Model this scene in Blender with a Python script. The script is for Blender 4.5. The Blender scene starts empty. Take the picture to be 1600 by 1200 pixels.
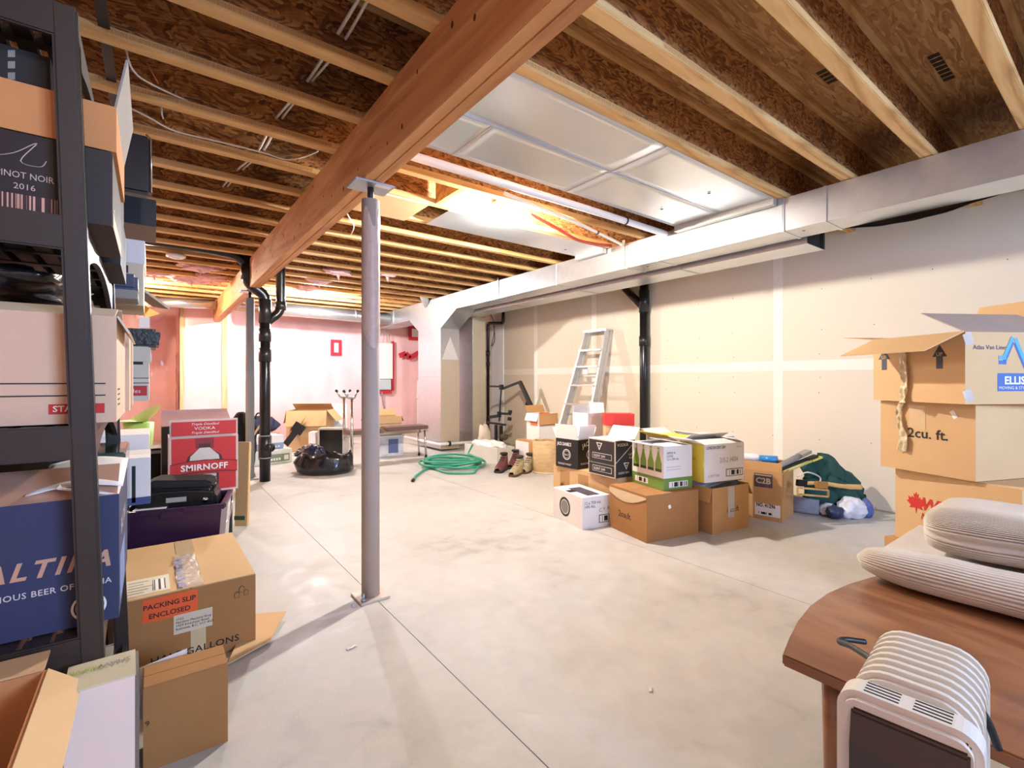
import bpy, bmesh, math, random
from mathutils import Vector, Matrix, noise
random.seed(7)
scene = bpy.context.scene
COL = scene.collection

# ------------------------------------------------------------------ camera, world, lights, exposure
CAM_H = 1.10                       # eye height in metres; x = across the room, y = along the beam
FPX, HOR = 750.0, 594.0            # focal length and horizon row in the 1600 x 1200 frame
cam_d = bpy.data.cameras.new('camera'); cam = bpy.data.objects.new('camera', cam_d); COL.objects.link(cam)
cam_d.sensor_width = 36.0; cam_d.lens = FPX / 1600 * 36; cam_d.shift_y = (HOR - 600) / 1600
cam_d.clip_start = 0.02; cam_d.clip_end = 60
cam.location = (0, 0, CAM_H); cam.rotation_euler = (math.radians(90), 0, -math.atan2(0.6, 0.8))
scene.camera = cam
scene.view_settings.view_transform = 'Standard'; scene.view_settings.look = 'None'
scene.view_settings.gamma = 1.0; scene.view_settings.use_curve_mapping = False
scene.view_settings.exposure = 0.68
world = bpy.data.worlds.new('daylight'); scene.world = world; world.use_nodes = True
world.node_tree.nodes['Background'].inputs[0].default_value = (0.55, 0.75, 1.0, 1)
world.node_tree.nodes['Background'].inputs[1].default_value = 1.5
BULBS = [  # x, y, z, emission strength, colour, label
    (2.20, 2.978, 2.36, 3900, (1.0, 0.95, 0.88), 'bare glowing bulb beside the large foil ceiling panels and duct trunk'),
    (1.95, 7.378, 2.36, 3600, (0.94, 0.95, 1.0), 'bare glowing bulb near the round silver duct by the far pink wall'),
    (-0.20, 7.778, 2.36, 1500, (1.0, 0.88, 0.70), 'bare glowing bulb above the far end of the storage shelves'),
    (0.30, -0.622, 2.36, 300, (1.0, 0.94, 0.86), 'unseen fill bulb added on the joists left of the beam near the shelving end'),  # added out of view as front fill
]
wl = bpy.data.lights.new('window_daylight', 'AREA'); wl.shape = 'RECTANGLE'; wl.size = 1.5; wl.size_y = 0.9
wl.energy = 135; wl.color = (0.40, 0.60, 1.0)
wlo = bpy.data.objects.new('window_daylight', wl); COL.objects.link(wlo)
wlo.location = (1.9, -2.72, 1.75); wlo.rotation_euler = (math.radians(90), 0, 0)

# ------------------------------------------------------------------ pixel helpers (ray through the photo, distance from a plane)
def ray(px, py):
    r = (px - 800) / FPX
    return (0.6 + 0.8 * r, 0.8 - 0.6 * r, (HOR - py) / FPX)
def at(px, py, d):
    a, b, c = ray(px, py); return Vector((a * d, b * d, CAM_H + c * d))
def onz(px, py, z=0.0): return at(px, py, (z - CAM_H) / ((HOR - py) / FPX))
def onx(px, py, X): return at(px, py, X / ray(px, py)[0])
def ony(px, py, Y): return at(px, py, Y / ray(px, py)[1])
def depth(p): return 0.6 * p[0] + 0.8 * p[1]

# ------------------------------------------------------------------ materials
def lin(h):
    h = h.lstrip('#'); v = [int(h[i:i+2], 16) / 255 for i in (0, 2, 4)]
    return tuple((c / 12.92 if c <= 0.04045 else ((c + 0.055) / 1.055) ** 2.4) for c in v) + (1,)
MATS = {}
def M(name, col, rough=0.6, metal=0.0, var=0.12, scale=6.0, bump=0.0, bscale=60.0, stretch=(1, 1, 1), coat=0.0, emit=0.0, spec=0.5, alpha=1.0, trans=0.0):
    if name in MATS: return MATS[name]
    m = bpy.data.materials.new(name); MATS[name] = m; m.use_nodes = True
    nt = m.node_tree; b = nt.nodes['Principled BSDF']; c = lin(col)
    b.inputs['Roughness'].default_value = rough; b.inputs['Metallic'].default_value = metal
    b.inputs['Coat Weight'].default_value = coat; b.inputs['Specular IOR Level'].default_value = spec
    b.inputs['Transmission Weight'].default_value = trans; b.inputs['Alpha'].default_value = alpha
    tc = nt.nodes.new('ShaderNodeTexCoord'); mp = nt.nodes.new('ShaderNodeMapping')
    mp.inputs['Scale'].default_value = stretch; nt.links.new(tc.outputs['Object'], mp.inputs[0])
    n = nt.nodes.new('ShaderNodeTexNoise'); n.inputs['Scale'].default_value = scale; n.inputs['Detail'].default_value = 5
    nt.links.new(mp.outputs[0], n.inputs['Vector'])
    mx = nt.nodes.new('ShaderNodeMix'); mx.data_type = 'RGBA'
    mx.inputs[6].default_value = tuple(x * (1 - var) for x in c[:3]) + (1,)
    mx.inputs[7].default_value = tuple(min(1, x * (1 + var)) for x in c[:3]) + (1,)
    nt.links.new(n.outputs['Fac'], mx.inputs[0]); nt.links.new(mx.outputs[2], b.inputs['Base Color'])
    if bump:
        n2 = nt.nodes.new('ShaderNodeTexNoise'); n2.inputs['Scale'].default_value = bscale; n2.inputs['Detail'].default_value = 4
        nt.links.new(mp.outputs[0], n2.inputs['Vector'])
        bp = nt.nodes.new('ShaderNodeBump'); bp.inputs['Strength'].default_value = bump; bp.inputs['Distance'].default_value = 0.01
        nt.links.new(n2.outputs['Fac'], bp.inputs['Height']); nt.links.new(bp.outputs[0], b.inputs['Normal'])
    if emit:
        b.inputs['Emission Color'].default_value = c; b.inputs['Emission Strength'].default_value = emit
    return m
def ramp(nt, stops):
    r = nt.nodes.new('ShaderNodeValToRGB'); e = r.color_ramp.elements
    while len(e) < len(stops): e.new(0.5)
    for i, (p, c) in enumerate(stops): e[i].position = p; e[i].color = lin(c) if isinstance(c, str) else c
    return r
def osb(name, cols, scale=22.0, stretch=(1, 1, 1), stain=0.0, rough=0.75, spots=0.0):
    m = bpy.data.materials.new(name); MATS[name] = m; m.use_nodes = True; nt = m.node_tree; b = nt.nodes['Principled BSDF']
    tc = nt.nodes.new('ShaderNodeTexCoord'); mp = nt.nodes.new('ShaderNodeMapping'); mp.inputs['Scale'].default_value = stretch
    nt.links.new(tc.outputs['Object'], mp.inputs[0])
    wn = nt.nodes.new('ShaderNodeTexNoise'); wn.inputs['Scale'].default_value = 5; nt.links.new(mp.outputs[0], wn.inputs['Vector'])
    ad = nt.nodes.new('ShaderNodeMix'); ad.data_type = 'VECTOR'; ad.inputs[0].default_value = 0.28
    nt.links.new(mp.outputs[0], ad.inputs[4]); nt.links.new(wn.outputs['Color'], ad.inputs[5])
    v = nt.nodes.new('ShaderNodeTexVoronoi'); v.inputs['Scale'].default_value = scale; nt.links.new(ad.outputs[1], v.inputs['Vector'])
    sp = nt.nodes.new('ShaderNodeSeparateColor'); nt.links.new(v.outputs['Color'], sp.inputs[0])
    fine = nt.nodes.new('ShaderNodeTexNoise'); fine.inputs['Scale'].default_value = 70; fine.inputs['Detail'].default_value = 4
    nt.links.new(mp.outputs[0], fine.inputs['Vector'])
    mm = nt.nodes.new('ShaderNodeMath'); mm.operation = 'MULTIPLY_ADD'; mm.inputs[1].default_value = 0.7
    nt.links.new(sp.outputs[0], mm.inputs[0])
    m3 = nt.nodes.new('ShaderNodeMath'); m3.operation = 'MULTIPLY'; m3.inputs[1].default_value = 0.35; nt.links.new(fine.outputs['Fac'], m3.inputs[0])
    nt.links.new(m3.outputs[0], mm.inputs[2])
    r = ramp(nt, cols); nt.links.new(mm.outputs[0], r.inputs[0]); out = r.outputs[0]
    if stain:
        sn = nt.nodes.new('ShaderNodeTexNoise'); sn.inputs['Scale'].default_value = 2.6; sn.inputs['Detail'].default_value = 6
        nt.links.new(tc.outputs['Object'], sn.inputs['Vector'])
        sr = ramp(nt, [(0.56, (1, 1, 1, 1)), (0.68, (1 - stain,) * 3 + (1,))]); nt.links.new(sn.outputs['Fac'], sr.inputs[0])
        mu = nt.nodes.new('ShaderNodeMix'); mu.data_type = 'RGBA'; mu.blend_type = 'MULTIPLY'; mu.inputs[0].default_value = 1
        nt.links.new(out, mu.inputs[6]); nt.links.new(sr.outputs[0], mu.inputs[7]); out = mu.outputs[2]
    nt.links.new(out, b.inputs['Base Color']); b.inputs['Roughness'].default_value = rough
    bp = nt.nodes.new('ShaderNodeBump'); bp.inputs['Strength'].default_value = 0.35; bp.inputs['Distance'].default_value = 0.004
    nt.links.new(mm.outputs[0], bp.inputs['Height']); nt.links.new(bp.outputs[0], b.inputs['Normal'])
    return m
def wood(name, cols, scale=6.0, stretch=(1, 0.08, 1), rough=0.55, coat=0.0, printed=None):
    m = bpy.data.materials.new(name); MATS[name] = m; m.use_nodes = True; nt = m.node_tree; b = nt.nodes['Principled BSDF']
    tc = nt.nodes.new('ShaderNodeTexCoord'); mp = nt.nodes.new('ShaderNodeMapping'); mp.inputs['Scale'].default_value = stretch
    nt.links.new(tc.outputs['Object'], mp.inputs[0])
    n = nt.nodes.new('ShaderNodeTexNoise'); n.inputs['Scale'].default_value = scale; n.inputs['Detail'].default_value = 6
    n.inputs['Distortion'].default_value = 1.2; nt.links.new(mp.outputs[0], n.inputs['Vector'])
    w = nt.nodes.new('ShaderNodeMath'); w.operation = 'MULTIPLY'; w.inputs[1].default_value = 7; nt.links.new(n.outputs['Fac'], w.inputs[0])
    f = nt.nodes.new('ShaderNodeMath'); f.operation = 'PINGPONG'; f.inputs[1].default_value = 1; nt.links.new(w.outputs[0], f.inputs[0])
    n2 = nt.nodes.new('ShaderNodeTexNoise'); n2.inputs['Scale'].default_value = scale * 9; n2.inputs['Detail'].default_value = 4; nt.links.new(mp.outputs[0], n2.inputs['Vector'])
    mm = nt.nodes.new('ShaderNodeMath'); mm.operation = 'MULTIPLY_ADD'; mm.inputs[1].default_value = 0.6; nt.links.new(f.outputs[0], mm.inputs[0])
    m3 = nt.nodes.new('ShaderNodeMath'); m3.operation = 'MULTIPLY'; m3.inputs[1].default_value = 0.4; nt.links.new(n2.outputs['Fac'], m3.inputs[0]); nt.links.new(m3.outputs[0], mm.inputs[2])
    r = ramp(nt, cols); nt.links.new(mm.outputs[0], r.inputs[0]); nt.links.new(r.outputs[0], b.inputs['Base Color'])
    b.inputs['Roughness'].default_value = rough; b.inputs['Coat Weight'].default_value = coat
    return m
def barcode(name, a='#F4F0EA', bcol='#1B1A1A', scale=55.0, axis=0):
    m = bpy.data.materials.new(name); MATS[name] = m; m.use_nodes = True; nt = m.node_tree; b = nt.nodes['Principled BSDF']
    tc = nt.nodes.new('ShaderNodeTexCoord'); sx = nt.nodes.new('ShaderNodeSeparateXYZ'); nt.links.new(tc.outputs['Object'], sx.inputs[0])
    n = nt.nodes.new('ShaderNodeTexNoise'); n.noise_dimensions = '1D'; n.inputs['Scale'].default_value = scale; n.inputs['Detail'].default_value = 3
    nt.links.new(sx.outputs[axis], n.inputs['W'])
    r = ramp(nt, [(0.5, bcol), (0.52, a)]); r.color_ramp.interpolation = 'CONSTANT'
    nt.links.new(n.outputs['Fac'], r.inputs[0]); nt.links.new(r.outputs[0], b.inputs['Base Color']); b.inputs['Roughness'].default_value = 0.6
    return m
def concrete():
    m = bpy.data.materials.new('concrete'); MATS['concrete'] = m; m.use_nodes = True; nt = m.node_tree; b = nt.nodes['Principled BSDF']
    tc = nt.nodes.new('ShaderNodeTexCoord')
    def nz(s, d=6, dist=0.0):
        n = nt.nodes.new('ShaderNodeTexNoise'); n.inputs['Scale'].default_value = s; n.inputs['Detail'].default_value = d
        n.inputs['Distortion'].default_value = dist; nt.links.new(tc.outputs['Object'], n.inputs['Vector']); return n
    a, c, e = nz(1.3, 8, 0.6), nz(9, 8, 0.4), nz(120, 3)
    m1 = nt.nodes.new('ShaderNodeMath'); m1.operation = 'MULTIPLY_ADD'; m1.inputs[1].default_value = 0.55
    m2 = nt.nodes.new('ShaderNodeMath'); m2.operation = 'MULTIPLY'; m2.inputs[1].default_value = 0.45
    nt.links.new(c.outputs['Fac'], m2.inputs[0]); nt.links.new(a.outputs['Fac'], m1.inputs[0]); nt.links.new(m2.outputs[0], m1.inputs[2])
    r = ramp(nt, [(0.28, '#A19E97'), (0.42, '#BDBAB3'), (0.56, '#C7C4BD'), (0.74, '#D2CFC8')]); nt.links.new(m1.outputs[0], r.inputs[0])
    nt.links.new(r.outputs[0], b.inputs['Base Color']); b.inputs['Roughness'].default_value = 0.55; b.inputs['Specular IOR Level'].default_value = 0.35
    rr = ramp(nt, [(0.3, (0.42,) * 3 + (1,)), (0.7, (0.68,) * 3 + (1,))]); nt.links.new(c.outputs['Fac'], rr.inputs[0]); nt.links.new(rr.outputs[0], b.inputs['Roughness'])
    bp = nt.nodes.new('ShaderNodeBump'); bp.inputs['Strength'].default_value = 0.12; bp.inputs['Distance'].default_value = 0.004
    nt.links.new(e.outputs['Fac'], bp.inputs['Height']); nt.links.new(bp.outputs[0], b.inputs['Normal'])
    return m

concrete()
osb('osb_web', [(0.15, '#5E3A1E'), (0.4, '#8E5C30'), (0.62, '#B07A44'), (0.85, '#C49256')], 68, (0.7, 1, 1.7), stain=0.45)
osb('osb_sheet', [(0.1, '#8E6236'), (0.4, '#AD7E48'), (0.65, '#BD8E57'), (0.9, '#CDA46C')], 46, (0.35, 2.0, 1), stain=0.0)
wood('flange', [(0.0, '#A8743C'), (0.5, '#D2A465'), (1.0, '#E3BE84')], 7, (0.08, 1, 1), rough=0.7)
wood('beam_wood', [(0.0, '#A8693A'), (0.45, '#C98C55'), (1.0, '#DBA872')], 5, (1, 0.10, 1), rough=0.6)
wood('beam_edge', [(0.0, '#6E4A28'), (0.5, '#9A7042'), (1.0, '#B48B59')], 9, (6, 0.06, 1), rough=0.7)
wood('teak', [(0.0, '#6E4226'), (0.5, '#8A5735'), (1.0, '#A06E47')], 4, (1, 0.18, 1), rough=0.38, coat=0.25)
wood('stud_wood', [(0.0, '#C9A070'), (0.5, '#DDBB8C'), (1.0, '#E9CFA8')], 6, (1, 1, 0.08), rough=0.75)
wood('plank_wood', [(0.0, '#B5854A'), (0.5, '#CFA265'), (1.0, '#DDB880')], 6, (1, 1, 0.08), rough=0.7)
barcode('bars_white'); barcode('bars_wine', '#D9A58C', '#3A2020', 230, 0)
barcode('print_tick', '#CDA064', '#B98A54', 190, 0)
CB = M('cardboard', '#C2935E', 0.85, var=0.10, scale=4, bump=0.08, bscale=40)
CB2 = M('cardboard_dark', '#A87745', 0.85, var=0.12, scale=4, bump=0.08, bscale=40)
CB3 = M('cardboard_pale', '#D2AE7E', 0.85, var=0.10, scale=4, bump=0.08, bscale=40)
CBI = M('cardboard_inside', '#B48A58', 0.9, var=0.1, scale=5)
KW = M('white_board', '#EDE8E4', 0.7, var=0.04, scale=5)
KW2 = M('cream_board', '#DCCBB0', 0.75, var=0.05, scale=5)
BEIGE = M('file_box_board', '#D9B79A', 0.75, var=0.05, scale=5)
INK = M('black_ink', '#1A1818', 0.6, var=0.1)
REDINK = M('red_ink', '#C8281F', 0.5, var=0.06)
WINK = M('white_ink', '#F1ECE6', 0.6, var=0.03)
TAPE = M('clear_tape', '#D9BE94', 0.22, var=0.08, scale=20, coat=0.4)
TAPEW = M('clear_tape_bright', '#E9E2DA', 0.12, var=0.12, scale=30, bump=0.5, bscale=50, coat=0.8, alpha=0.45)
GALV = M('galvanized', '#C9CCCE', 0.34, 0.85, var=0.10, scale=14, bump=0.05, bscale=5)
FOIL = M('foil_sheet', '#D6DADF', 0.30, 0.9, var=0.05, scale=5, bump=0.35, bscale=4)
GALVD = M('galvanized_dull', '#B9B7AE', 0.45, 0.6, var=0.10, scale=8)
STEEL = M('post_paint', '#B5A69D', 0.7, 0.0, var=0.08, scale=9, spec=0.3)
STEEL2 = M('post_grey', '#A9ABA5', 0.65, 0.0, var=0.08, scale=9)
ZINC = M('zinc_plate', '#AEB5BC', 0.38, 0.6, var=0.12, scale=20)
ABS = M('black_abs', '#121314', 0.28, var=0.2, scale=8)
ABS_G = M('abs_fitting', '#1C1D1E', 0.35, var=0.2, scale=8)
PVC = M('white_pvc', '#E9E7E2', 0.35, var=0.04)
CABLE = M('white_cable', '#D8D2C6', 0.5, var=0.06)
BLACKC = M('black_cable', '#161616', 0.5, var=0.1)
DRY = M('drywall_paper', '#DACEB8', 0.9, var=0.03, scale=1.5)
MUD = M('joint_mud', '#E8E0D0', 0.85, var=0.03, scale=6)
POLY = M('pink_poly', '#F3C6C8', 0.38, var=0.12, scale=2.2, bump=0.5, bscale=3, coat=0.35)
POLY2 = M('pink_poly_deep', '#EDBBB2', 0.4, var=0.15, scale=2.5, bump=0.6, bscale=4, coat=0.3)
TUFT = M('pink_wool', '#F0C3C6', 0.95, var=0.2, scale=30, bump=1.0, bscale=60)
REDTAPE = M('red_sheathing_tape', '#C4263A', 0.35, var=0.25, scale=40)
SHELF = M('brown_plastic', '#322925', 0.42, var=0.12, scale=10)
CORD = M('corduroy', '#CEC5B8', 0.95, var=0.30, scale=9, bump=0.2, bscale=120, stretch=(1, 0.5, 1), spec=0.1)
CORDW = M('cushion_top', '#E4DEDA', 0.9, var=0.06, scale=9, bump=0.2, bscale=120)
BLACKF = M('black_fabric', '#17171A', 0.75, var=0.25, scale=14, bump=0.3, bscale=40)
BLACKL = M('black_leather', '#141415', 0.35, var=0.2, scale=14, bump=0.25, bscale=60)
BAGP = M('bag_plastic', '#16171C', 0.22, var=0.3, scale=8, bump=0.7, bscale=14, coat=0.3)
CHROME = M('chrome', '#D4D4D6', 0.16, 1.0, var=0.05)
ALU = M('aluminium', '#C9CBCC', 0.35, 0.75, var=0.06, scale=10)
BULBM = M('bulb_glass', '#FFFFFF', 0.3, var=0.0)

# ------------------------------------------------------------------ mesh builder
class MB:
    def __init__(s): s.v = []; s.f = []; s.smooth = []
    def _add(s, vs, fs, smooth=False):
        o = len(s.v); s.v += [tuple(p) for p in vs]; s.f += [tuple(o + i for i in f) for f in fs]; s.smooth += [smooth] * len(fs); return s
    def box(s, x0, x1, y0, y1, z0, z1):
        vs = [(x, y, z) for z in (z0, z1) for y in (y0, y1) for x in (x0, x1)]
        return s._add(vs, [(0, 2, 3, 1), (4, 5, 7, 6), (0, 1, 5, 4), (2, 6, 7, 3), (0, 4, 6, 2), (1, 3, 7, 5)])
    def obox(s, c, ax, ay, az):           # box from centre and three half-axis vectors
        c, ax, ay, az = map(Vector, (c, ax, ay, az))
        vs = [c + i * ax + j * ay + k * az for k in (-1, 1) for j in (-1, 1) for i in (-1, 1)]
        return s._add(vs, [(0, 2, 3, 1), (4, 5, 7, 6), (0, 1, 5, 4), (2, 6, 7, 3), (0, 4, 6, 2), (1, 3, 7, 5)])
    def bar(s, a, b, w, h=None, up=(0, 0, 1)):    # rectangular bar a->b
        a, b = Vector(a), Vector(b); h = h or w; d = (b - a)
        if abs(d.normalized().dot(Vector(up))) > 0.98: up = (1, 0, 0)
        x = d.cross(Vector(up)).normalized(); y = x.cross(d).normalized()
        return s.obox((a + b) / 2, d / 2, x * w / 2, y * h / 2)
    def prism(s, pts, z0, z1, f=None):    # polygon (x,y) extruded in z; f maps the point
        f = f or (lambda x, y, z: (x, y, z)); n = len(pts)
        vs = [f(x, y, z0) for x, y in pts] + [f(x, y, z1) for x, y in pts]
        return s._add(vs, [tuple(range(n))[::-1], tuple(range(n, 2 * n))] + [(i, (i + 1) % n, n + (i + 1) % n, n + i) for i in range(n)])
    def tube(s, pts, r, n=8, caps=True, closed=False):
        pts = [Vector(p) for p in pts]; m = len(pts); rs = r if isinstance(r, (list, tuple)) else [r] * m
        vs, fs = [], []; px = None
        for i, p in enumerate(pts):
            if closed: t = pts[(i + 1) % m] - pts[i - 1]
            else: t = pts[min(i + 1, m - 1)] - pts[max(i - 1, 0)]
            t.normalize()
            if px is None: px = t.orthogonal().normalized()
            px = (px - t * px.dot(t)).normalized(); py = t.cross(px)
            vs += [p + (px * math.cos(2 * math.pi * k / n) + py * math.sin(2 * math.pi * k / n)) * rs[i] for k in range(n)]
        for i in range(m if closed else m - 1):
            a, b = i * n, ((i + 1) % m) * n
            fs += [(a + k, a + (k + 1) % n, b + (k + 1) % n, b + k) for k in range(n)]
        if caps and not closed: fs += [tuple(range(n))[::-1], tuple((m - 1) * n + k for k in range(n))]
        return s._add(vs, fs, True)
    def cyl(s, a, b, r, n=16): return s.tube([a, b], r, n)
    def lathe(s, prof, n=20, c=(0, 0, 0), f=None):     # prof = [(r, z)]
        vs, fs = [], []
        for r, z in prof:
            for k in range(n):
                p = Vector((c[0] + r * math.cos(2 * math.pi * k / n), c[1] + r * math.sin(2 * math.pi * k / n), c[2] + z))
                vs.append(f(p) if f else p)
        for i in range(len(prof) - 1):
            a, b = i * n, (i + 1) * n
            fs += [(a + k, a + (k + 1) % n, b + (k + 1) % n, b + k) for k in range(n)]
        fs += [tuple(range(n))[::-1], tuple((len(prof) - 1) * n + k for k in range(n))]
        return s._add(vs, fs, True)
    def grid(s, fn, nu, nv, smooth=True):
        vs = [fn(i / nu, j / nv) for j in range(nv + 1) for i in range(nu + 1)]
        fs = [(j * (nu + 1) + i, j * (nu + 1) + i + 1, (j + 1) * (nu + 1) + i + 1, (j + 1) * (nu + 1) + i) for j in range(nv) for i in range(nu)]
        return s._add(vs, fs, smooth)
    def blob(s, c, r, seed=0, amp=0.15, freq=2.0, sub=3, flat=None, crease=False):
        bm = bmesh.new(); bmesh.ops.create_icosphere(bm, subdivisions=sub, radius=1)
        vs = []
        for v in bm.verts:
            p = v.co.copy(); q = p * freq + Vector((seed * 7.3, seed * 3.1, seed * 1.7))
            k = noise.fractal(q, 1.0, 2.0, 3)
            if crease: k = abs(k) * 1.6 - 0.4
            p = p * (1 + amp * k); w = Vector((c[0] + p.x * r[0], c[1] + p.y * r[1], c[2] + p.z * r[2]))
            if flat is not None and w.z < flat: w.z = flat
            vs.append(w)
        fs = [tuple(x.index for x in f.verts) for f in bm.faces]; bm.free()
        return s._add(vs, fs, True)
    def mesh(s, name, bevel=0.0):
        me = bpy.data.meshes.new(name); me.from_pydata(s.v, [], s.f); me.update()
        me.polygons.foreach_set('use_smooth', s.smooth)
        if bevel or True:
            bm = bmesh.new(); bm.from_mesh(me); bmesh.ops.recalc_face_normals(bm, faces=bm.faces)
            if bevel:
                es = [e for e in bm.edges if len(e.link_faces) == 2 and e.calc_face_angle(0) > 0.6]
                bmesh.ops.bevel(bm, geom=es, offset=bevel, segments=2, affect='EDGES', clamp_overlap=True)
            bm.to_mesh(me); bm.free()
        return me
    def build(s, name, mat, parent=None, bevel=0.0):
        return put(name, s.mesh(name, bevel), mat, parent)
def put(name, me, mat, parent=None):
    o = bpy.data.objects.new(name, me); COL.objects.link(o)
    if mat:
        me.materials.clear(); me.materials.append(MATS[mat] if isinstance(mat, str) else mat)
    if parent: o.parent = parent
    return o
def tag(o, label, cat, group=None):
    o['label'] = label; o['category'] = cat
    if group: o['group'] = group
    return o
def thing(name, label, cat, loc=(0, 0, 0), rz=0.0, group=None, rot=None):
    o = bpy.data.objects.new(name, None); COL.objects.link(o); o.empty_display_size = 0.05
    o.location = loc; o.rotation_euler = rot or (0, 0, rz)
    return tag(o, label, cat, group)
def struct(name, mb, mat, parent=None, bevel=0.0):
    o = mb.build(name, mat, parent, bevel); o['kind'] = 'structure'; return o
def arc(pts, r=0.05, seg=5):              # round the corners of a polyline
    pts = [Vector(p) for p in pts]; out = [pts[0]]
    for i in range(1, len(pts) - 1):
        a, p, b = pts[i - 1], pts[i], pts[i + 1]
        u, v = (a - p), (b - p); k = min(r, u.length * 0.45, v.length * 0.45)
        A, B = p + u.normalized() * k, p + v.normalized() * k
        out += [A * (1 - t) ** 2 + p * 2 * t * (1 - t) + B * t * t for t in [j / seg for j in range(seg + 1)]]
    return out + [pts[-1]]
def smoothpath(pts, n=6):                 # Catmull-Rom
    P = [Vector(p) for p in pts]; P = [P[0]] + P + [P[-1]]; out = []
    for i in range(1, len(P) - 2):
        for j in range(n):
            t = j / n; a, b, c, d = P[i - 1], P[i], P[i + 1], P[i + 2]
            out.append(0.5 * ((2 * b) + (c - a) * t + (2 * a - 5 * b + 4 * c - d) * t * t + (3 * b - a - 3 * c + d) * t ** 3))
    return out + [P[-2]]

# ------------------------------------------------------------------ flat print: lettering and shapes on a face
def face_tf(face, w, d, h, u, v, eps=0.0012):
    if face == 'F': return (u, -eps, v), (math.pi / 2, 0, 0)
    if face == 'L': return (-eps, d - u, v), (math.pi / 2, 0, -math.pi / 2)
    if face == 'R': return (w + eps, u, v), (math.pi / 2, 0, math.pi / 2)
    return (u, v, h + eps), (0, 0, 0)
def letters(root, dims, face, text, u, v, size, mat=None, shear=0.0, bold=0.0, align='LEFT', rot=0.0, sx=1.0, name='lettering', eps=0.0014, space=1.0, fitw=None):
    cu = bpy.data.curves.new('t', 'FONT'); cu.body = text; cu.size = size; cu.shear = shear; cu.offset = bold * size
    cu.align_x = align; cu.resolution_u = 2; cu.space_character = space
    t = bpy.data.objects.new('t', cu); COL.objects.link(t)
    bpy.context.view_layer.update()
    me = bpy.data.meshes.new_from_object(t.evaluated_get(bpy.context.evaluated_depsgraph_get()))
    bpy.data.objects.remove(t); bpy.data.curves.remove(cu)
    if fitw:
        xs = [q.co.x for q in me.vertices]; sx = fitw / (max(xs) - min(xs))
    me.transform(Matrix.Rotation(rot, 4, 'Z') @ Matrix.Diagonal((sx, 1, 1, 1)))
    o = put(name, me, mat or INK, root); loc, r = face_tf(face, *dims, u, v, eps); o.location = loc; o.rotation_euler = r
    return o
def poly(root, dims, face, pts, u, v, mat, name='printed_mark', eps=0.0010, th=0.0004):
    o = MB().prism(pts, -th, 0).build(name, mat, root); loc, r = face_tf(face, *dims, u, v, eps); o.location = loc; o.rotation_euler = r
    return o
def patch(root, dims, face, u, v, pw, ph, mat, name='printed_panel', eps=0.0010, rot=0.0):
    c, s = math.cos(rot), math.sin(rot)
    return poly(root, dims, face, [(x * c - y * s, x * s + y * c) for x, y in ((0, 0), (pw, 0), (pw, ph), (0, ph))], u, v, mat, name, eps)
def ring(root, dims, face, u, v, r0, r1, mat, name='printed_ring', n=28, sx=1.0, eps=0.0012):
    mb = MB(); vs = []; 
    for k in range(n):
        a = 2 * math.pi * k / n; vs += [(r0 * math.cos(a) * sx, r0 * math.sin(a), 0), (r1 * math.cos(a) * sx, r1 * math.sin(a), 0)]
    mb._add(vs, [(2 * k, 2 * k + 1, (2 * k + 3) % (2 * n), (2 * k + 2) % (2 * n)) for k in range(n)])
    o = mb.build(name, mat, root); loc, r = face_tf(face, *dims, u, v, eps); o.location = loc; o.rotation_euler = r
    return o
def disc(n, rx, ry=None): return [(rx * math.cos(2 * math.pi * k / n), (ry or rx) * math.sin(2 * math.pi * k / n)) for k in range(n)]

# ------------------------------------------------------------------ cartons
def fit(near, left=None, right=None, topy=None, z0=0.0, w=None, d=None, h=None):
    N = onz(*near, z0); ang = []
    if right: R = onz(*right, z0) - N; ang.append(math.atan2(R.y, R.x)); w = w or R.length
    if left: L = onz(*left, z0) - N; ang.append(math.atan2(L.y, L.x) - math.pi / 2); d = d or L.length
    a = sum(ang) / len(ang)
    if topy: h = CAM_H + (HOR - topy) / FPX * depth(N) - z0
    return (N, a, w, d, h)
def flap(root, dims, side, length, ang, mat, name='flap', inset=0.003, skew=0.0, t=0.004, z=None):
    w, d, h = dims; z = h if z is None else z
    e = {'F': ((0, 0), (w, 0), (0, -1)), 'B': ((w, d), (0, d), (0, 1)), 'L': ((0, d), (0, 0), (-1, 0)), 'R': ((w, 0), (w, d), (1, 0))}[side]
    A, B, n = Vector((*e[0], z)), Vector((*e[1], z)), Vector((*e[2], 0)); tv = (B - A).normalized()
    A += tv * inset; B -= tv * inset; a = math.radians(ang)
    x = n * math.cos(a) + Vector((0, 0, 1)) * math.sin(a); k = n * -math.sin(a) + Vector((0, 0, 1)) * math.cos(a)
    A2, B2 = A + x * length + tv * skew, B + x * length + tv * skew
    q = [A, B, B2, A2]; mb = MB(); mb._add(q + [p + k * t for p in q], [(0, 1, 2, 3), (4, 7, 6, 5), (0, 4, 5, 1), (1, 5, 6, 2), (2, 6, 7, 3), (3, 7, 4, 0)])
    return mb.build(name, mat, root)
def shell(w, d, h, t=0.004):
    mb = MB(); o = [(0, 0), (w, 0), (w, d), (0, d)]; i = [(t, t), (w - t, t), (w - t, d - t), (t, d - t)]
    vs = [(*p, 0) for p in o] + [(*p, h) for p in o] + [(*p, h) for p in i] + [(*p, t) for p in i]
    fs = [(0, 3, 2, 1), (12, 13, 14, 15)]
    for k in range(4):
        m = (k + 1) % 4; fs += [(k, m, 4 + m, 4 + k), (4 + k, 4 + m, 8 + m, 8 + k), (8 + k, 8 + m, 12 + m, 12 + k)]
    return mb._add(vs, fs)
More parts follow.
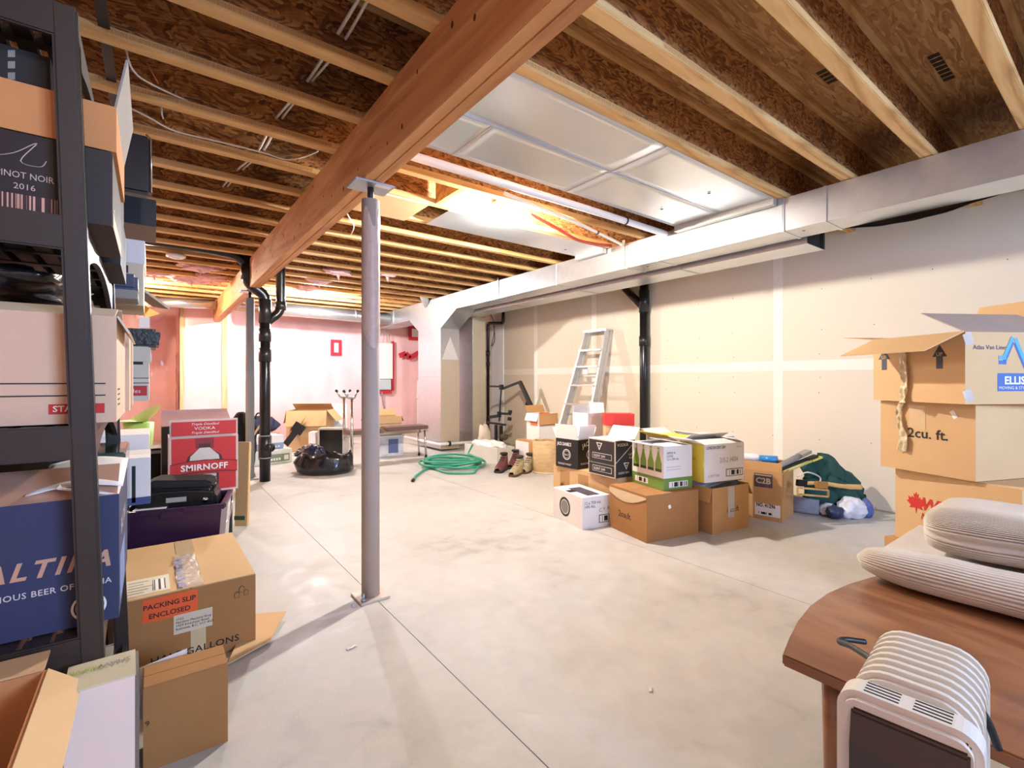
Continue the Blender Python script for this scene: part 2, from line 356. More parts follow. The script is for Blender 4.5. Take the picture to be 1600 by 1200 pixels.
def carton(name, label, cat, ft, mat, top='closed', flaps=(), inside=None, tape=None, group=None, z0=0.0, rot=None, fmat=None):
    N, a, w, d, h = ft
    r = thing(name, label, cat, (N[0], N[1], N[2] if len(N) > 2 else z0), a, group)
    if rot: r.rotation_euler = (rot[0], rot[1], a)
    dims = (w, d, h)
    body = shell(w, d, h).build('body', mat, r)
    if top == 'closed':
        g = 0.0015
        MB().box(0.001, w - 0.001, 0.001, d / 2 - g, h, h + 0.004).build('top_flap', fmat or mat, r)
        MB().box(0.001, w - 0.001, d / 2 + g, d - 0.001, h, h + 0.004).build('top_flap', fmat or mat, r)
        if tape: MB().box(-0.0008, w + 0.0008, d / 2 - 0.024, d / 2 + 0.024, h + 0.0042, h + 0.005).build('tape_strip', tape, r)
    if top == 'closedx':
        g = 0.0015
        MB().box(0.001, w / 2 - g, 0.001, d - 0.001, h, h + 0.004).build('top_flap', fmat or mat, r)
        MB().box(w / 2 + g, w - 0.001, 0.001, d - 0.001, h, h + 0.004).build('top_flap', fmat or mat, r)
        if tape: MB().box(w / 2 - 0.024, w / 2 + 0.024, -0.0008, d + 0.0008, h + 0.0042, h + 0.005).build('tape_strip', tape, r)
    for fl in flaps: flap(r, dims, *fl[:3], fmat or fl[3] if len(fl) > 3 else (fmat or inside or mat), skew=(fl[4] if len(fl) > 4 else 0.0))
    return r, dims

# ================================================================== THE SETTING
XL, XR, YF, YR = -1.0, 4.89, 9.5, -2.6      # left wall, right wall, far wall, wall behind the camera
ZJ, ZT = 2.39, 2.69                         # joist underside, subfloor underside
floor = struct('floor', MB().box(XL - 0.2, XR + 0.2, YR - 0.2, 11.2, -0.2, -0.012), 'concrete')
for x0, x1 in ((XL - 0.15, -0.78), (-0.78, 0.90), (0.90, 2.58), (2.58, 4.26), (4.26, XR + 0.15)):
    MB().box(x0 + 0.0018, x1 - 0.0018, YR - 0.15, 11.1, -0.012, 0.0).build('slab', 'concrete', floor)

ceiling = struct('ceiling', MB().box(XL - 0.2, XR + 0.2, YR - 0.2, 11.2, ZT + 0.02, ZT + 0.12), 'osb_sheet')
sheet_me = MB().box(0.0015, 1.2185, 0.0015, 2.4365, 0, 0.019).mesh('sheet')
for i in range(5):
    for j in range(6):
        o = put('sheet', sheet_me, 'osb_sheet', ceiling); o.location = (-1.15 + 1.22 * i, YR - 0.1 + 2.44 * j - (1.22 if i % 2 else 0), ZT + 0.001)
# joists: I-joists every 16 inches, each a web with a lower and an upper flange
L0, L1 = XL, XR
web_me = MB().box(L0, L1, -0.005, 0.005, 0.036, 0.264).mesh('joist')
fl_me = MB().box(L0, L1, -0.032, 0.032, 0, 0.038).mesh('flange', 0.003)
JY = [0.378 + 0.4 * k for k in range(-7, 24)]
joists = []
for y in JY:
    w_ = put('joist', web_me, 'osb_web', ceiling); w_.location = (0, y, ZJ); joists.append(w_)
    for z in (0, 0.262):
        f_ = put('flange', fl_me, 'flange', w_); f_.location = (0, 0, z)
# printed ink along the near flanges (left of the beam) and on the subfloor
tick = MB().box(0, 1, -0.0004, 0, 0, 0.018).mesh('printed_line')
for y, x0, x1 in ((2.378, -0.15, 0.8), (2.778, -0.2, 0.8), (3.178, -0.2, 0.8), (1.978, 0.1, 0.8), (1.578, 1.0, 2.6), (1.178, 1.6, 2.4)):
    o = put('printed_line', tick, 'print_tick', joists[JY.index(min(JY, key=lambda q: abs(q - y)))]); o.location = (x0, -0.0321, 0.012); o.scale = (x1 - x0, 1, 1)
STAMP = M('stamp_ink', '#2E2014', 0.8, var=0.3, scale=60)
for X, Y, wd, n in ((3.05, 0.62, 0.34, 7), (2.75, 1.00, 0.17, 4), (1.62, 1.40, 0.09, 2)):
    for k in range(n):
        MB().box(X + k * wd / n, X + (k + 0.72) * wd / n, Y, Y + 0.045, ZT - 0.0006, ZT + 0.0008).build('stamp_mark', STAMP, ceiling)

# ---- walls
wall_right = struct('wall_right', MB().box(XR + 0.013, XR + 0.14, YR - 0.1, YF + 0.1, 0, ZT), 'stud_wood')
seams = [-2.7, -0.25, 2.19, 4.63, 7.07, 9.55]
seams2 = [-2.7, 0.97, 2.19, 5.89, 8.33, 9.55]
for row, (z0, z1, ss) in enumerate(((0.012, 1.235, seams), (1.238, 2.46, seams))):
    for a, b in zip(ss[:-1], ss[1:]):
        MB().box(XR, XR + 0.0125, a + 0.0015, b - 0.0015, z0, z1).build('panel', DRY, wall_right)
MB().box(XR, XR + 0.0125, seams[0], YF, 2.463, ZT).build('panel', DRY, wall_right)
for y in seams[1:-1] + [5.89]:
    MB().box(XR - 0.0016, XR, y - 0.045, y + 0.045, 0.02, 2.46).build('joint_tape', MUD, wall_right, 0.0008)
MB().box(XR - 0.0017, XR, seams[0], YF, 1.19, 1.285).build('joint_tape', MUD, wall_right, 0.0008)
sc = MB()
for y in [0.2 + 0.4064 * k for k in range(16)]:
    for z in (0.04, 0.55, 0.98, 1.13, 1.34, 1.58, 1.95):
        q = random.uniform(-0.02, 0.02); sc.box(XR - 0.0008, XR, y + q - 0.004, y + q + 0.004, z + q - 0.004, z + q + 0.004)
s_ = sc.build('screw_heads', M('screw_dot', '#6E665C', 0.6), wall_right); s_['kind'] = 'stuff'

def sheet_wall(name, x0, x1, Y, mat, seed, z1=ZT, bumpy=0.012):
    w = struct(name, MB().box(x0, x1, Y + 0.03, Y + 0.15, 0, z1), 'stud_wood')
    def fn(u, v):
        x, z = x0 + u * (x1 - x0), v * z1
        q = Vector((x * 2.2 + seed, z * 1.1, seed)); n = noise.fractal(q, 1.0, 2.0, 4)
        n2 = noise.noise(Vector((x * 9 + z * 3, z * 2.2 - x * 3, seed + 5)))
        bay = math.sin(math.pi * ((x / 0.4) % 1.0)) * 0.012
        return (x, Y - bay - bumpy * n - 0.006 * n2, z)
    MB().grid(fn, 90, 50).build('poly_sheet', mat, w)
    return w
wall_far = sheet_wall('wall_far', 0.36, XR, YF, POLY, 2.0)
wall_alcove = sheet_wall('wall_alcove', XL, 0.36, 10.9, POLY2, 6.0)
corner = struct('wall_corner', MB().box(0.36, 0.46, YF + 0.02, 11.0, 0, ZT), 'stud_wood')
MB().grid(lambda u, v: (0.352 - 0.008 * noise.noise(Vector((u * 14, v * 9, 3))), YF + u * 1.4, v * 2.5), 20, 30).build('poly_sheet', POLY2, corner)
BATT = M('rough_batt', '#A87F6C', 0.95, var=0.65, scale=26, bump=1.0, bscale=26)
MB().grid(lambda u, v: (0.335 - 0.03 * abs(noise.noise(Vector((u * 5, v * 8, 9)))), YF + 0.06 + u * (0.5 - 0.35 * v), v * 1.55), 14, 24).build('exposed_batt', BATT, corner)
for X, wd in ((0.39, 0.055), (0.99, 0.085)):
    MB().box(X - wd / 2, X + wd / 2, YF - 0.034, YF + 0.02, 0, 2.30).build('stud', 'stud_wood', wall_far, 0.002)
MB().box(0.37, XR, YF - 0.036, YF + 0.02, 2.30, 2.34).build('top_plate', 'stud_wood', wall_far, 0.002)
wall_left = struct('wall_left', MB().box(XL - 0.12, XL, YR - 0.1, 11.0, 0, ZT), 'stud_wood')
MB().grid(lambda u, v: (XL + 0.004 + 0.008 * noise.noise(Vector((u * 30, v * 5, 1))), YR + u * 13.4, v * ZT), 80, 24).build('poly_sheet', POLY2, wall_left)
# wall behind the camera with the basement window that lets the daylight in
wr = MB(); xs, zs = (XL, 1.10, 2.70, XR), (0, 1.28, 2.22, ZT)
for i in range(3):
    for k in range(3):
        if (i, k) != (1, 1): wr.box(xs[i], xs[i+1], YR - 0.13, YR, zs[k], zs[k+1])
wall_rear = struct('wall_rear', wr, DRY)
win = struct('window_1', MB().box(1.10, 2.70, YR - 0.10, YR - 0.04, 1.28, 1.33).box(1.10, 2.70, YR - 0.10, YR - 0.04, 2.17, 2.22).box(1.10, 1.15, YR - 0.10, YR - 0.04, 1.33, 2.17).box(2.65, 2.70, YR - 0.10, YR - 0.04, 1.33, 2.17).box(1.88, 1.92, YR - 0.10, YR - 0.04, 1.33, 2.17), PVC)

# ---- carrying beam: laminated, under the joists
BX0, BX1, BZ0 = 0.827, 0.930, 2.086
beam = thing('support_beam', 'long laminated wooden beam running under the ceiling joists', 'beam', (0, 0, BZ0))
MB().box(BX0, (BX0 + BX1) / 2 - 0.001, YR, YF + 0.02, 0, ZJ - BZ0).build('ply', 'beam_wood', beam, 0.003)
MB().box((BX0 + BX1) / 2 + 0.001, BX1, YR, YF + 0.02, 0.001, ZJ - BZ0).build('ply', 'beam_wood', beam, 0.003)
NAIL = M('knot', '#4B2A14', 0.8, var=0.3)
for k in range(26):
    y = 1.3 + k * 0.19 + random.uniform(-0.05, 0.05); z = random.uniform(0.04, 0.26); rr = random.uniform(0.006, 0.016)
    MB().prism(disc(8, rr * 0.6, rr), -0.0006, 0, lambda x, yy, zz: (BX0 + zz - 0.0003, y + x, z + yy)).build('knot', NAIL, beam)

# ---- steel posts
def post(label, X, Y, rad, mat, wrapped):
    t = thing('steel_post', label, 'post', (X, Y, 0))
    MB().box(-0.075, 0.075, -0.075, 0.075, 0, 0.012).build('base_plate', M('base_plate', '#CDBFB2', 0.5, 0.2), t, 0.002)
    MB().cyl((0, 0, 0.012), (0, 0, BZ0 - 0.075), rad, 24).build('tube', mat, t)
    for sx in (-1, 1):
        b = MB().cyl((sx * 0.055, sx * 0.05, 0.012), (sx * 0.055, sx * 0.05, 0.05), 0.007, 8).build('anchor_bolt', ZINC, t)
        MB().cyl((sx * 0.055, sx * 0.05, 0.012), (sx * 0.055, sx * 0.05, 0.022), 0.013, 6).build('nut', ZINC, b)
    MB().cyl((0, 0, BZ0 - 0.08), (0, 0, BZ0 - 0.010), 0.016, 12).build('jack_screw', M('dark_thread', '#3A3532', 0.5, 0.5), t)
    p = MB().box(-0.10, 0.10, -0.075, 0.075, BZ0 - 0.010, BZ0 - 0.001).build('head_plate', ZINC, t, 0.002)
    if wrapped:
        MB().box(0.005, 0.085, -0.068, -0.035, BZ0 - 0.0112, BZ0 - 0.0101).build('sticker', WINK, p)
        def fn(u, v):
            a = -2.9 + u * 2.6; z = 1.42 + v * (0.5 + 0.05 * math.sin(u * 9)) - 0.16 * (1 - v) * abs(math.sin(u * 2.2 + 0.4))
            r = rad + 0.0012 + 0.003 * abs(noise.noise(Vector((u * 6, v * 9, 2))))
            return (r * math.cos(a), r * math.sin(a), z)
        MB().grid(fn, 24, 20).build('paper_wrap', M('torn_wrap', '#C2A79C', 0.45, var=0.2, scale=25, bump=0.3, bscale=30, coat=0.0), t)
    return t
post('round steel post with torn label wrap under the beam, standing in open floor', 0.888, 2.381, 0.0445, STEEL, True)
post('grey steel post standing close beside the black drain stack', 0.872, 6.02, 0.0445, STEEL2, False)

# ---- bulbs
for k, (x, y, z, e, bc, lab) in enumerate(BULBS):
    t = thing('light_bulb', lab, 'light', (x, y, z))
    MB().lathe([(0.052, ZT - 0.19 - z), (0.055, 0.075), (0.03, 0.062), (0.03, 0.03)], 16).build('lampholder', PVC, t)
    MB().box(-0.02, 0.02, -0.194, 0.194, 0.14, 0.16).build('hanger_bar', GALV, t)
    m = M('glow_%d' % k, '#FFFFFF', 0.3, var=0.0); b = m.node_tree.nodes['Principled BSDF']
    b.inputs['Emission Color'].default_value = bc + (1,); b.inputs['Emission Strength'].default_value = e
    MB().lathe([(0.012, 0.03), (0.016, 0.015), (0.029, -0.015), (0.031, -0.032), (0.025, -0.052), (0.008, -0.063)], 12).build('bulb', m, t)

# ================================================================== DUCTS AND FOIL PANELS
DX0, DX1, DZ0, DZ1 = 3.567, 3.84, 2.152, 2.385
trunk = thing('supply_duct', 'long galvanized rectangular duct trunk hanging in front of the drywall', 'duct', (0, 0, 0))
joints = [YR, -0.6, 1.30, 1.565, 2.62, 2.96, 3.95, 5.2, 6.10]
for a, b in zip(joints[:-1], joints[1:]):
    MB().box(DX0, DX1, a + 0.001, b - 0.001, DZ0, DZ1).build('section', GALV, trunk, 0.002)
for y in joints[1:-1]:
    MB().box(DX0 - 0.006, DX1 + 0.003, y - 0.011, y + 0.011, DZ0 - 0.005, DZ1).build('drive_cleat', GALV, trunk, 0.001)
for y in (1.58, 2.99, 5.05):
    MB().box(DX0 - 0.009, DX0 - 0.007, y - 0.016, y + 0.016, DZ0 + 0.02, ZJ + 0.03).build('hanger_strap', GALV, trunk)
for y in (2.80, 1.47): MB().cyl((DX0 + 0.1, y, DZ0 - 0.001), (DX0 + 0.1, y, DZ0 - 0.0005), 0.010, 10).build('test_hole', INK, trunk)
# the drop to the furnace, with sloped shoulders, and the trunk past it
drop = thing('furnace_duct', 'tall galvanized duct drop with sloped shoulders standing on the floor', 'duct', (0, 0, 0))
outl = [(6.10, DZ1), (6.10, DZ0), (6.58, 1.90), (6.58, 0.03), (7.36, 0.03), (7.36, 1.92), (7.75, DZ0), (7.75, DZ1)]
MB().prism(outl, 0, 0.33, lambda y, z, k: (3.56 + k, y, z)).build('casing', GALV, drop, 0.003)
MB().box(3.562, 3.888, 6.572, 6.58, 0.03, 1.42).build('shaded_front', M('duct_shade_beige', '#C2B39B', 0.5, 0.15, var=0.04), drop, 0.001)  # tan layer puts the shading of the duct front into its colour
MB().prism([(3.58, 1.42), (3.87, 1.42), (3.725, 1.78)], 6.574, 6.579, lambda x, z, k: (x, k, z)).build('painted_highlight', M('duct_highlight', '#DDDAD2', 0.4, 0.2), drop)  # paler triangle imitates a highlight on the duct front
MB().box(3.555, 3.894, 6.568, 7.36, 1.15, 1.157).build('drive_cleat', GALVD, drop)
MB().box(3.56, 3.60, 6.56, 6.58, 1.36, 1.42).build('switch_box', PVC, drop) if False else None
trunk2 = thing('supply_duct', 'short galvanized duct trunk between the drop and the far pink wall', 'duct', (0, 0, 0))
MB().box(DX0, DX1 + 0.1, 7.752, 9.34, DZ0 - 0.02, DZ1).build('section', GALV, trunk2, 0.002)
MB().box(DX0 - 0.006, DX1 + 0.104, 8.4, 8.42, DZ0 - 0.025, DZ1).build('drive_cleat', GALV, trunk2)
for k, (a, b, r) in enumerate((((3.45, 6.95, 2.52), (3.60, 7.15, 2.30), 0.075),)):
    t = thing('round_duct', 'bent round takeoff pipe on the shoulder of the duct drop', 'duct', (0, 0, 0))
    MB().tube(arc([(3.40, 6.9, 2.62), (3.43, 6.92, 2.48), (3.62, 7.1, 2.32)], 0.08), r, 16).build('elbow', GALV, t)
    MB().tube([(3.405, 6.902, 2.60), (3.412, 6.907, 2.56)], r + 0.006, 16).build('collar', GALV, t)
# lower return duct against the wall, open at its near end
ret = thing('return_duct', 'lower galvanized duct with an open end tucked behind the trunk', 'duct', (0, 0, 0))
RX0, RX1, RZ0, RZ1 = 3.90, 4.20, 2.118, 2.375
def hollow(y0, y1, t=0.004):
    mb = MB(); o = [(RX0, RZ0), (RX1, RZ0), (RX1, RZ1), (RX0, RZ1)]; i = [(RX0 + t, RZ0 + t), (RX1 - t, RZ0 + t), (RX1 - t, RZ1 - t), (RX0 + t, RZ1 - t)]
    vs = [(x, y, z) for y in (y0, y1) for x, z in o] + [(x, y, z) for y in (y0, y1) for x, z in i]; fs = []
    for k in range(4):
        m = (k + 1) % 4; fs += [(k, m, 4 + m, 4 + k), (8 + k, 12 + k, 12 + m, 8 + m), (k, 8 + k, 8 + m, m), (4 + k, 4 + m, 12 + m, 12 + k)]
    return mb._add(vs, fs)
for a, b in ((1.54, 2.60), (2.602, 3.9), (3.902, 5.2), (5.202, 6.6)):
    hollow(a, b).build('section', GALV, ret)
    MB().box(RX0 - 0.003, RX1 + 0.003, b - 0.012, b + 0.010, RZ0 - 0.004, RZ0 - 0.001).build('drive_cleat', GALVD, ret)
MB().box(RX0 + 0.005, RX1 - 0.005, 1.90, 1.905, RZ0 + 0.005, RZ1 - 0.005).build('inner_shade', M('duct_dark', '#4A4642', 0.6, 0.3), ret)  # dark plate stands in for the shade inside the open duct
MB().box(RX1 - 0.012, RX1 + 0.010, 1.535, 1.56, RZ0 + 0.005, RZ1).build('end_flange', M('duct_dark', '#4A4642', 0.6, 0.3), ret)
ret2 = thing('return_duct', 'narrow upright galvanized duct in the corner beside the duct drop', 'duct', (0, 0, 0))
MB().box(4.12, 4.36, 6.55, 7.6, 0.25, RZ0 - 0.002).build('casing', GALV, ret2, 0.002)
MB().box(4.122, 4.358, 6.545, 6.55, 0.25, RZ0 - 0.005).build('shaded_front', M('duct_shade_olive', '#BDB39A', 0.45, 0.25), ret2)  # shaded tone of this front painted on, as on the drop
MB().box(4.115, 4.365, 6.54, 7.6, 1.34, 1.347).build('drive_cleat', GALVD, ret2)
MB().box(4.13, 4.35, 6.56, 7.5, 0.0, 0.25).build('stand', GALVD, ret2)
# black vapour sheet sagging between trunk and drywall
def sag(u, v):
    y = 1.50 - u * 1.25; s = math.sin(math.pi * u)
    return (3.86 + v * 0.46, y, 2.215 - 0.11 * s * (1 - v) + 0.075 * v + 0.02 * u + 0.01 * noise.noise(Vector((u * 8, v * 3, 1))))
sg = MB().grid(sag, 40, 4).build('vapour_sheet', M('black_sheet', '#1A1A1A', 0.6, var=0.2), None)
so = sg.modifiers.new('thickness', 'SOLIDIFY'); so.thickness = 0.003
tag(sg, 'sagging black sheet stuffed between the duct trunk and drywall', 'sheet')
# foil joist panning: big panel of five sheets, and the one beside the bulb
pan = thing('foil_panel', 'large silver sheet metal panel fixed across two joist bays', 'panel', (0, 0, 0))
FY0, FY1, FY2 = 1.60, 2.005, 2.40
for x0, x1, y0, y1 in ((0.94, 2.27, FY0, FY1), (2.27, 3.545, FY0, FY1), (0.94, 1.375, FY1, FY2), (1.375, 2.26, FY1, FY2), (2.26, 3.545, FY1, FY2)):
    def fn(u, v, x0=x0, x1=x1, y0=y0, y1=y1):
        x, y = x0 + 0.001 + u * (x1 - x0 - 0.002), y0 + 0.001 + v * (y1 - y0 - 0.002)
        b = (u * (1 - u) * v * (1 - v)) ** 0.5 * 4
        return (x, y, ZJ - 0.003 - 0.0015 * b * (0.5 + noise.noise(Vector((x * 1.7, y * 2.4, 4)))))
    o = MB().grid(fn, 14, 8).build('metal_sheet', FOIL, pan); md = o.modifiers.new('thickness', 'SOLIDIFY'); md.thickness = 0.0015
for x, y0, y1 in ((2.27, FY0, FY1), (1.375, FY1, FY2), (2.26, FY1, FY2)):
    MB().box(x - 0.004, x + 0.004, y0, y1, ZJ - 0.0065, ZJ - 0.005).build('seam', FOIL, pan)
MB().box(0.94, 3.545, FY1 - 0.003, FY1 + 0.003, ZJ - 0.0065, ZJ - 0.005).build('seam', FOIL, pan)
for x, y in ((3.05, 1.82), (3.05, 2.20)): MB().prism(disc(10, 0.014, 0.011), ZJ - 0.0115, ZJ - 0.011, lambda a, b, z: (x + a, y + b, z)).build('screw_hole', INK, pan)
MB().box(3.50, 3.552, FY0, FY2, ZJ - 0.05, ZJ - 0.004).build('end_strip', GALVD, pan)
pan2 = thing('foil_panel', 'narrow silver sheet metal panel in the joist bay behind the bulb', 'panel', (0, 0, 0))
MB().box(1.80, 3.54, 3.20, 3.58, ZJ - 0.006, ZJ - 0.003).build('metal_sheet', FOIL, pan2)
MB().box(3.50, 3.552, 3.20, 3.58, ZJ - 0.05, ZJ - 0.006).build('end_strip', GALVD, pan2)
MB().prism(disc(10, 0.014, 0.011), ZJ - 0.0075, ZJ - 0.0062, lambda a, b, z: (3.25 + a, 3.46 + b, z)).build('screw_hole', INK, pan2)
# wood blocking and the broad pale board by the beam
bd = thing('blocking_board', 'pale plywood board nailed under the joists beside the beam', 'board', (0, 0, 0))
MB().box(0.95, 1.62, 3.17, 3.60, ZJ - 0.012, ZJ - 0.001).build('plywood', M('pale_ply', '#E6CFA0', 0.7, var=0.1, scale=5, stretch=(0.3, 3, 1)), bd)
bk = thing('blocking_board', 'short upright wood block set between joists near the bulb', 'board', (0, 0, 0))
MB().box(1.66, 1.70, 2.812, 3.146, ZJ + 0.002, ZJ + 0.258).build('block', 'flange', bk)
# pipes and cables under the joists near the bulb
def pipe(name, label, cat, pts, r, mat, rad=0.06, clips=(), n=12):
    t = thing(name, label, cat, (0, 0, 0)); MB().tube(arc(pts, rad), r, n).build('pipe', mat, t)
    for a, b in clips: MB().tube([a, b], r * 1.2, n).build('clip', BLACKC, t)
    return t
pipe('vacuum_pipe', 'white plastic pipe running along the joist next to the foil panel', 'pipe', [(0.96, 2.50, ZJ - 0.027), (2.6, 2.50, ZJ - 0.027), (3.545, 2.52, ZJ - 0.027)], 0.026, PVC, clips=[((3.0, 2.507, ZJ - 0.027), (3.012, 2.507, ZJ - 0.027))])
pipe('vacuum_pipe', 'thin white plastic pipe slanting toward the duct beyond the bulb', 'pipe', [(1.9, 2.62, ZJ - 0.03), (2.7, 2.78, ZJ - 0.015), (3.52, 2.98, ZJ - 0.018)], 0.014, PVC, clips=[((3.06, 2.868, ZJ - 0.016), (3.08, 2.873, ZJ - 0.016))])
for k, (dz, lab) in enumerate(((0.0, 'red water tube sagging below the joist beyond the bulb'), (0.016, 'second red water tube just above the sagging one beyond the bulb'))):
    t = MB().tube(smoothpath([(2.35, 2.90, ZJ - 0.005 + dz), (2.7, 2.98, ZJ - 0.03 + dz), (3.05, 3.08, ZJ - 0.045 + dz), (3.35, 3.1, ZJ - 0.03 + dz), (3.54, 3.12, ZJ - 0.004 + dz)]), 0.0075, 8).build('water_tube', M('red_pex', '#B5473C', 0.4), None)
    tag(t, lab, 'pipe')
def cable(label, pts, r=0.004, mat=CABLE, name='electrical_cable', sm=6):
    return tag(MB().tube(smoothpath(pts, sm), r, 6).build(name, mat, None), label, 'cable')
zc = ZJ + 0.10
cable('white cable looping from the black strap across the joist above the shelves', [onz(196, 75, 2.44), onz(208, 110, 2.36), onz(238, 132, 2.375), onz(300, 160, 2.45), onz(330, 165, 2.5)])
cable('white cable sagging along the lit joist above the shelves', [onz(200, 167, 2.40), onz(232, 183, 2.375), onz(275, 205, 2.37), onz(345, 222, 2.37), onz(410, 238, 2.375), onz(446, 249, 2.38), onz(475, 245, 2.41), onz(497, 236, 2.43)])
cable('bundle cable crossing the joist bays beside the beam', [(0.62, 1.55, 2.52), (0.60, 2.0, 2.50), (0.58, 2.4, 2.50), (0.52, 2.8, 2.48), (0.5, 3.2, 2.46), (0.44, 3.6, 2.47), (0.40, 4.0, 2.48)], 0.007)
cable('second bundle cable crossing the bays close to the beam', [(0.645, 1.55, 2.53), (0.63, 2.0, 2.49), (0.60, 2.4, 2.51), (0.55, 2.8, 2.49), (0.53, 3.2, 2.47), (0.47, 3.6, 2.48), (0.43, 4.0, 2.49)], 0.006)
cable('short copper ended wire hanging by the black joist strap', [onz(227, 93, 2.47), onz(236, 110, 2.43), onz(247, 130, 2.40)], 0.003, M('copper_wire', '#C07A5A', 0.4, 0.4))
cable('short wire pair hanging under the second joist', [onz(252, 168, 2.42), onz(253, 178, 2.39), onz(255, 185, 2.385)], 0.004)
cable('thin cable hanging across joists behind the post head', [(1.10, 3.62, ZJ + 0.1), (1.22, 3.75, ZJ - 0.01), (1.35, 4.0, ZJ - 0.005), (1.45, 4.4, ZJ + 0.03)], 0.005)
cable('white lead dropping between joists right of the post head', [(1.18, 3.25, ZJ + 0.15), (1.22, 3.42, ZJ + 0.0), (1.30, 3.55, ZJ - 0.02)], 0.005)
sp = thing('joist_strap', 'black steel strap hanging between joists above the shelves', 'strap', (0, 0, 0))
for y0 in (1.978, 2.378, 2.778):
    MB().box(-0.16, -0.125, y0 + 0.04, y0 + 0.36, ZJ + 0.02, ZJ + 0.024).build('strap', BLACKC, sp)
# smoke detector and insulation tufts
sd = thing('smoke_detector', 'round white detector fixed under the far left joists', 'detector', (onz(274, 402, 2.39).x, min(JY, key=lambda q: abs(q - onz(274, 402, 2.39).y)), 2.39))
MB().lathe([(0.05, 0), (0.085, -0.012), (0.085, -0.03), (0.06, -0.045)], 20).build('cover', PVC, sd)
MB().lathe([(0.04, -0.045), (0.03, -0.052)], 16).build('vent', KW, sd)
for k, (px, py, s, lab) in enumerate(((312, 418, .14, 'pink insulation tuft between joists left of the beam'), (298, 437, .16, 'pale insulation tuft near the shelf end bulb'), (330, 436, .12, 'pink insulation tuft low by the beam end'), (240, 428, .10, 'pink insulation tuft above the tall file box'),
        (528, 427, .10, 'white insulation tuft hanging left of the round post'), (498, 440, .10, 'lilac insulation tuft near the far bulb'), (478, 452, .11, 'pale insulation tuft beside the far bulb'), (605, 430, .09, 'pink insulation tuft hanging right of the round post'))):
    p = onz(px, py, 2.385); mb = MB().blob((p.x, p.y, p.z + 0.02), (s * 1.5, s * 0.6, s * 0.42), k + 3, 0.55, 2.6, 3)
    mb._add([p + Vector((-0.03, 0, 0)), p + Vector((0.03, 0.01, 0)), p + Vector((0, -0.02, 0.02)), p + Vector((0.01, 0, -0.09))], [(0, 1, 3), (1, 2, 3), (2, 0, 3), (0, 2, 1)])
    tag(mb.build('insulation_tuft', TUFT, None), lab, 'insulation')
# round ducts near the far wall
rd = thing('round_duct', 'large round silver duct crossing in front of the far pink wall', 'duct', (0, 0, 0))
MB().cyl((1.50, 8.60, 2.27), (3.56, 8.60, 2.25), 0.105, 24).build('pipe', GALV, rd)
for x in (2.1, 2.9): MB().cyl((x, 8.6, 2.265), (x + 0.03, 8.6, 2.265), 0.109, 24).build('crimp', GALV, rd)
MB().cyl((1.488, 8.6, 2.27), (1.502, 8.6, 2.27), 0.11, 24).build('end_cap', GALV, rd)
rd2 = thing('round_duct', 'round silver duct with flexible elbow left of the beam end', 'duct', (0, 0, 0))
MB().cyl((0.02, 8.9, 2.26), (0.80, 8.9, 2.30), 0.075, 20).build('pipe', GALV, rd2)
MB().tube(arc([(0.03, 8.9, 2.26), (-0.10, 8.9, 2.25), (-0.12, 8.95, 2.0)], 0.1), 0.085, 16).build('elbow', M('pink_flex', '#D9A9A2', 0.5, 0.2, var=0.25, scale=30, bump=0.8, bscale=40), rd2)

# ================================================================== BLACK DRAIN PIPES
dr = thing('drain_stack', 'thick black plastic drain stack with side branch beside the beam', 'pipe', (0, 0, 0))
sx_, sy_ = 0.985, 5.80
MB().cyl((sx_, sy_, 0), (sx_, sy_, 1.96), 0.054, 20).build('pipe', ABS, dr)
for z0, z1, r in ((0.24, 0.50, 0.064), (1.30, 1.45, 0.063), (1.52, 1.66, 0.062), (1.72, 1.98, 0.062)): MB().cyl((sx_, sy_, z0), (sx_, sy_, z1), r, 20).build('coupling', ABS_G, dr)
for z in (0.25, 0.49): MB().cyl((sx_, sy_, z), (sx_, sy_, z + 0.012), 0.066, 20).build('hub_ring', M('ring_grey', '#8B8B88', 0.4), dr)
MB().tube([(sx_, sy_, 0.37), (sx_ + 0.05, sy_ - 0.09, 0.37)], 0.045, 16).build('cleanout', ABS_G, dr)
MB().tube(arc([(sx_, sy_, 1.90), (sx_, sy_, 2.02), (sx_ - 0.17, sy_ - 0.02, 2.14), (sx_ - 0.17, sy_ - 0.02, 2.42)], 0.06), 0.056, 18).build('offset_bend', ABS, dr)
MB().tube(arc([(sx_, sy_, 1.72), (sx_ + 0.16, sy_ + 0.02, 1.86), (sx_ + 0.16, sy_ + 0.02, 2.20), (sx_ + 0.16, sy_ + 0.02, 2.45)], 0.07), 0.048, 18).build('branch', ABS, dr)
MB().cyl((sx_ + 0.16, sy_ + 0.02, 1.88), (sx_ + 0.16, sy_ + 0.02, 1.97), 0.056, 18).build('coupling', ABS_G, dr)
MB().tube(arc([(sx_ - 0.17, sy_ - 0.02, 2.33), (sx_ - 0.28, sy_ - 0.02, 2.42), (sx_ - 0.5, sy_ - 0.02, 2.44), (-0.95, sy_ - 0.02, 2.46)], 0.06), 0.05, 16).build('horizontal_run', ABS, dr)
MB().cyl((sx_ - 0.17, sy_ - 0.02, 2.17), (sx_ - 0.17, sy_ - 0.02, 2.32), 0.064, 18).build('coupling', ABS_G, dr)
wp = thing('drain_pipe', 'black plastic drain pipe rising along the drywall behind the bottle cartons', 'pipe', (0, 0, 0))
wx, wy = 4.82, 3.73
MB().cyl((wx, wy, 0), (wx, wy, 2.36), 0.054, 20).build('pipe', ABS, wp)
for z0, z1 in ((1.93, 2.20), (1.52, 1.64)): MB().cyl((wx, wy, z0), (wx, wy, z1), 0.062, 20).build('coupling', ABS_G, wp)
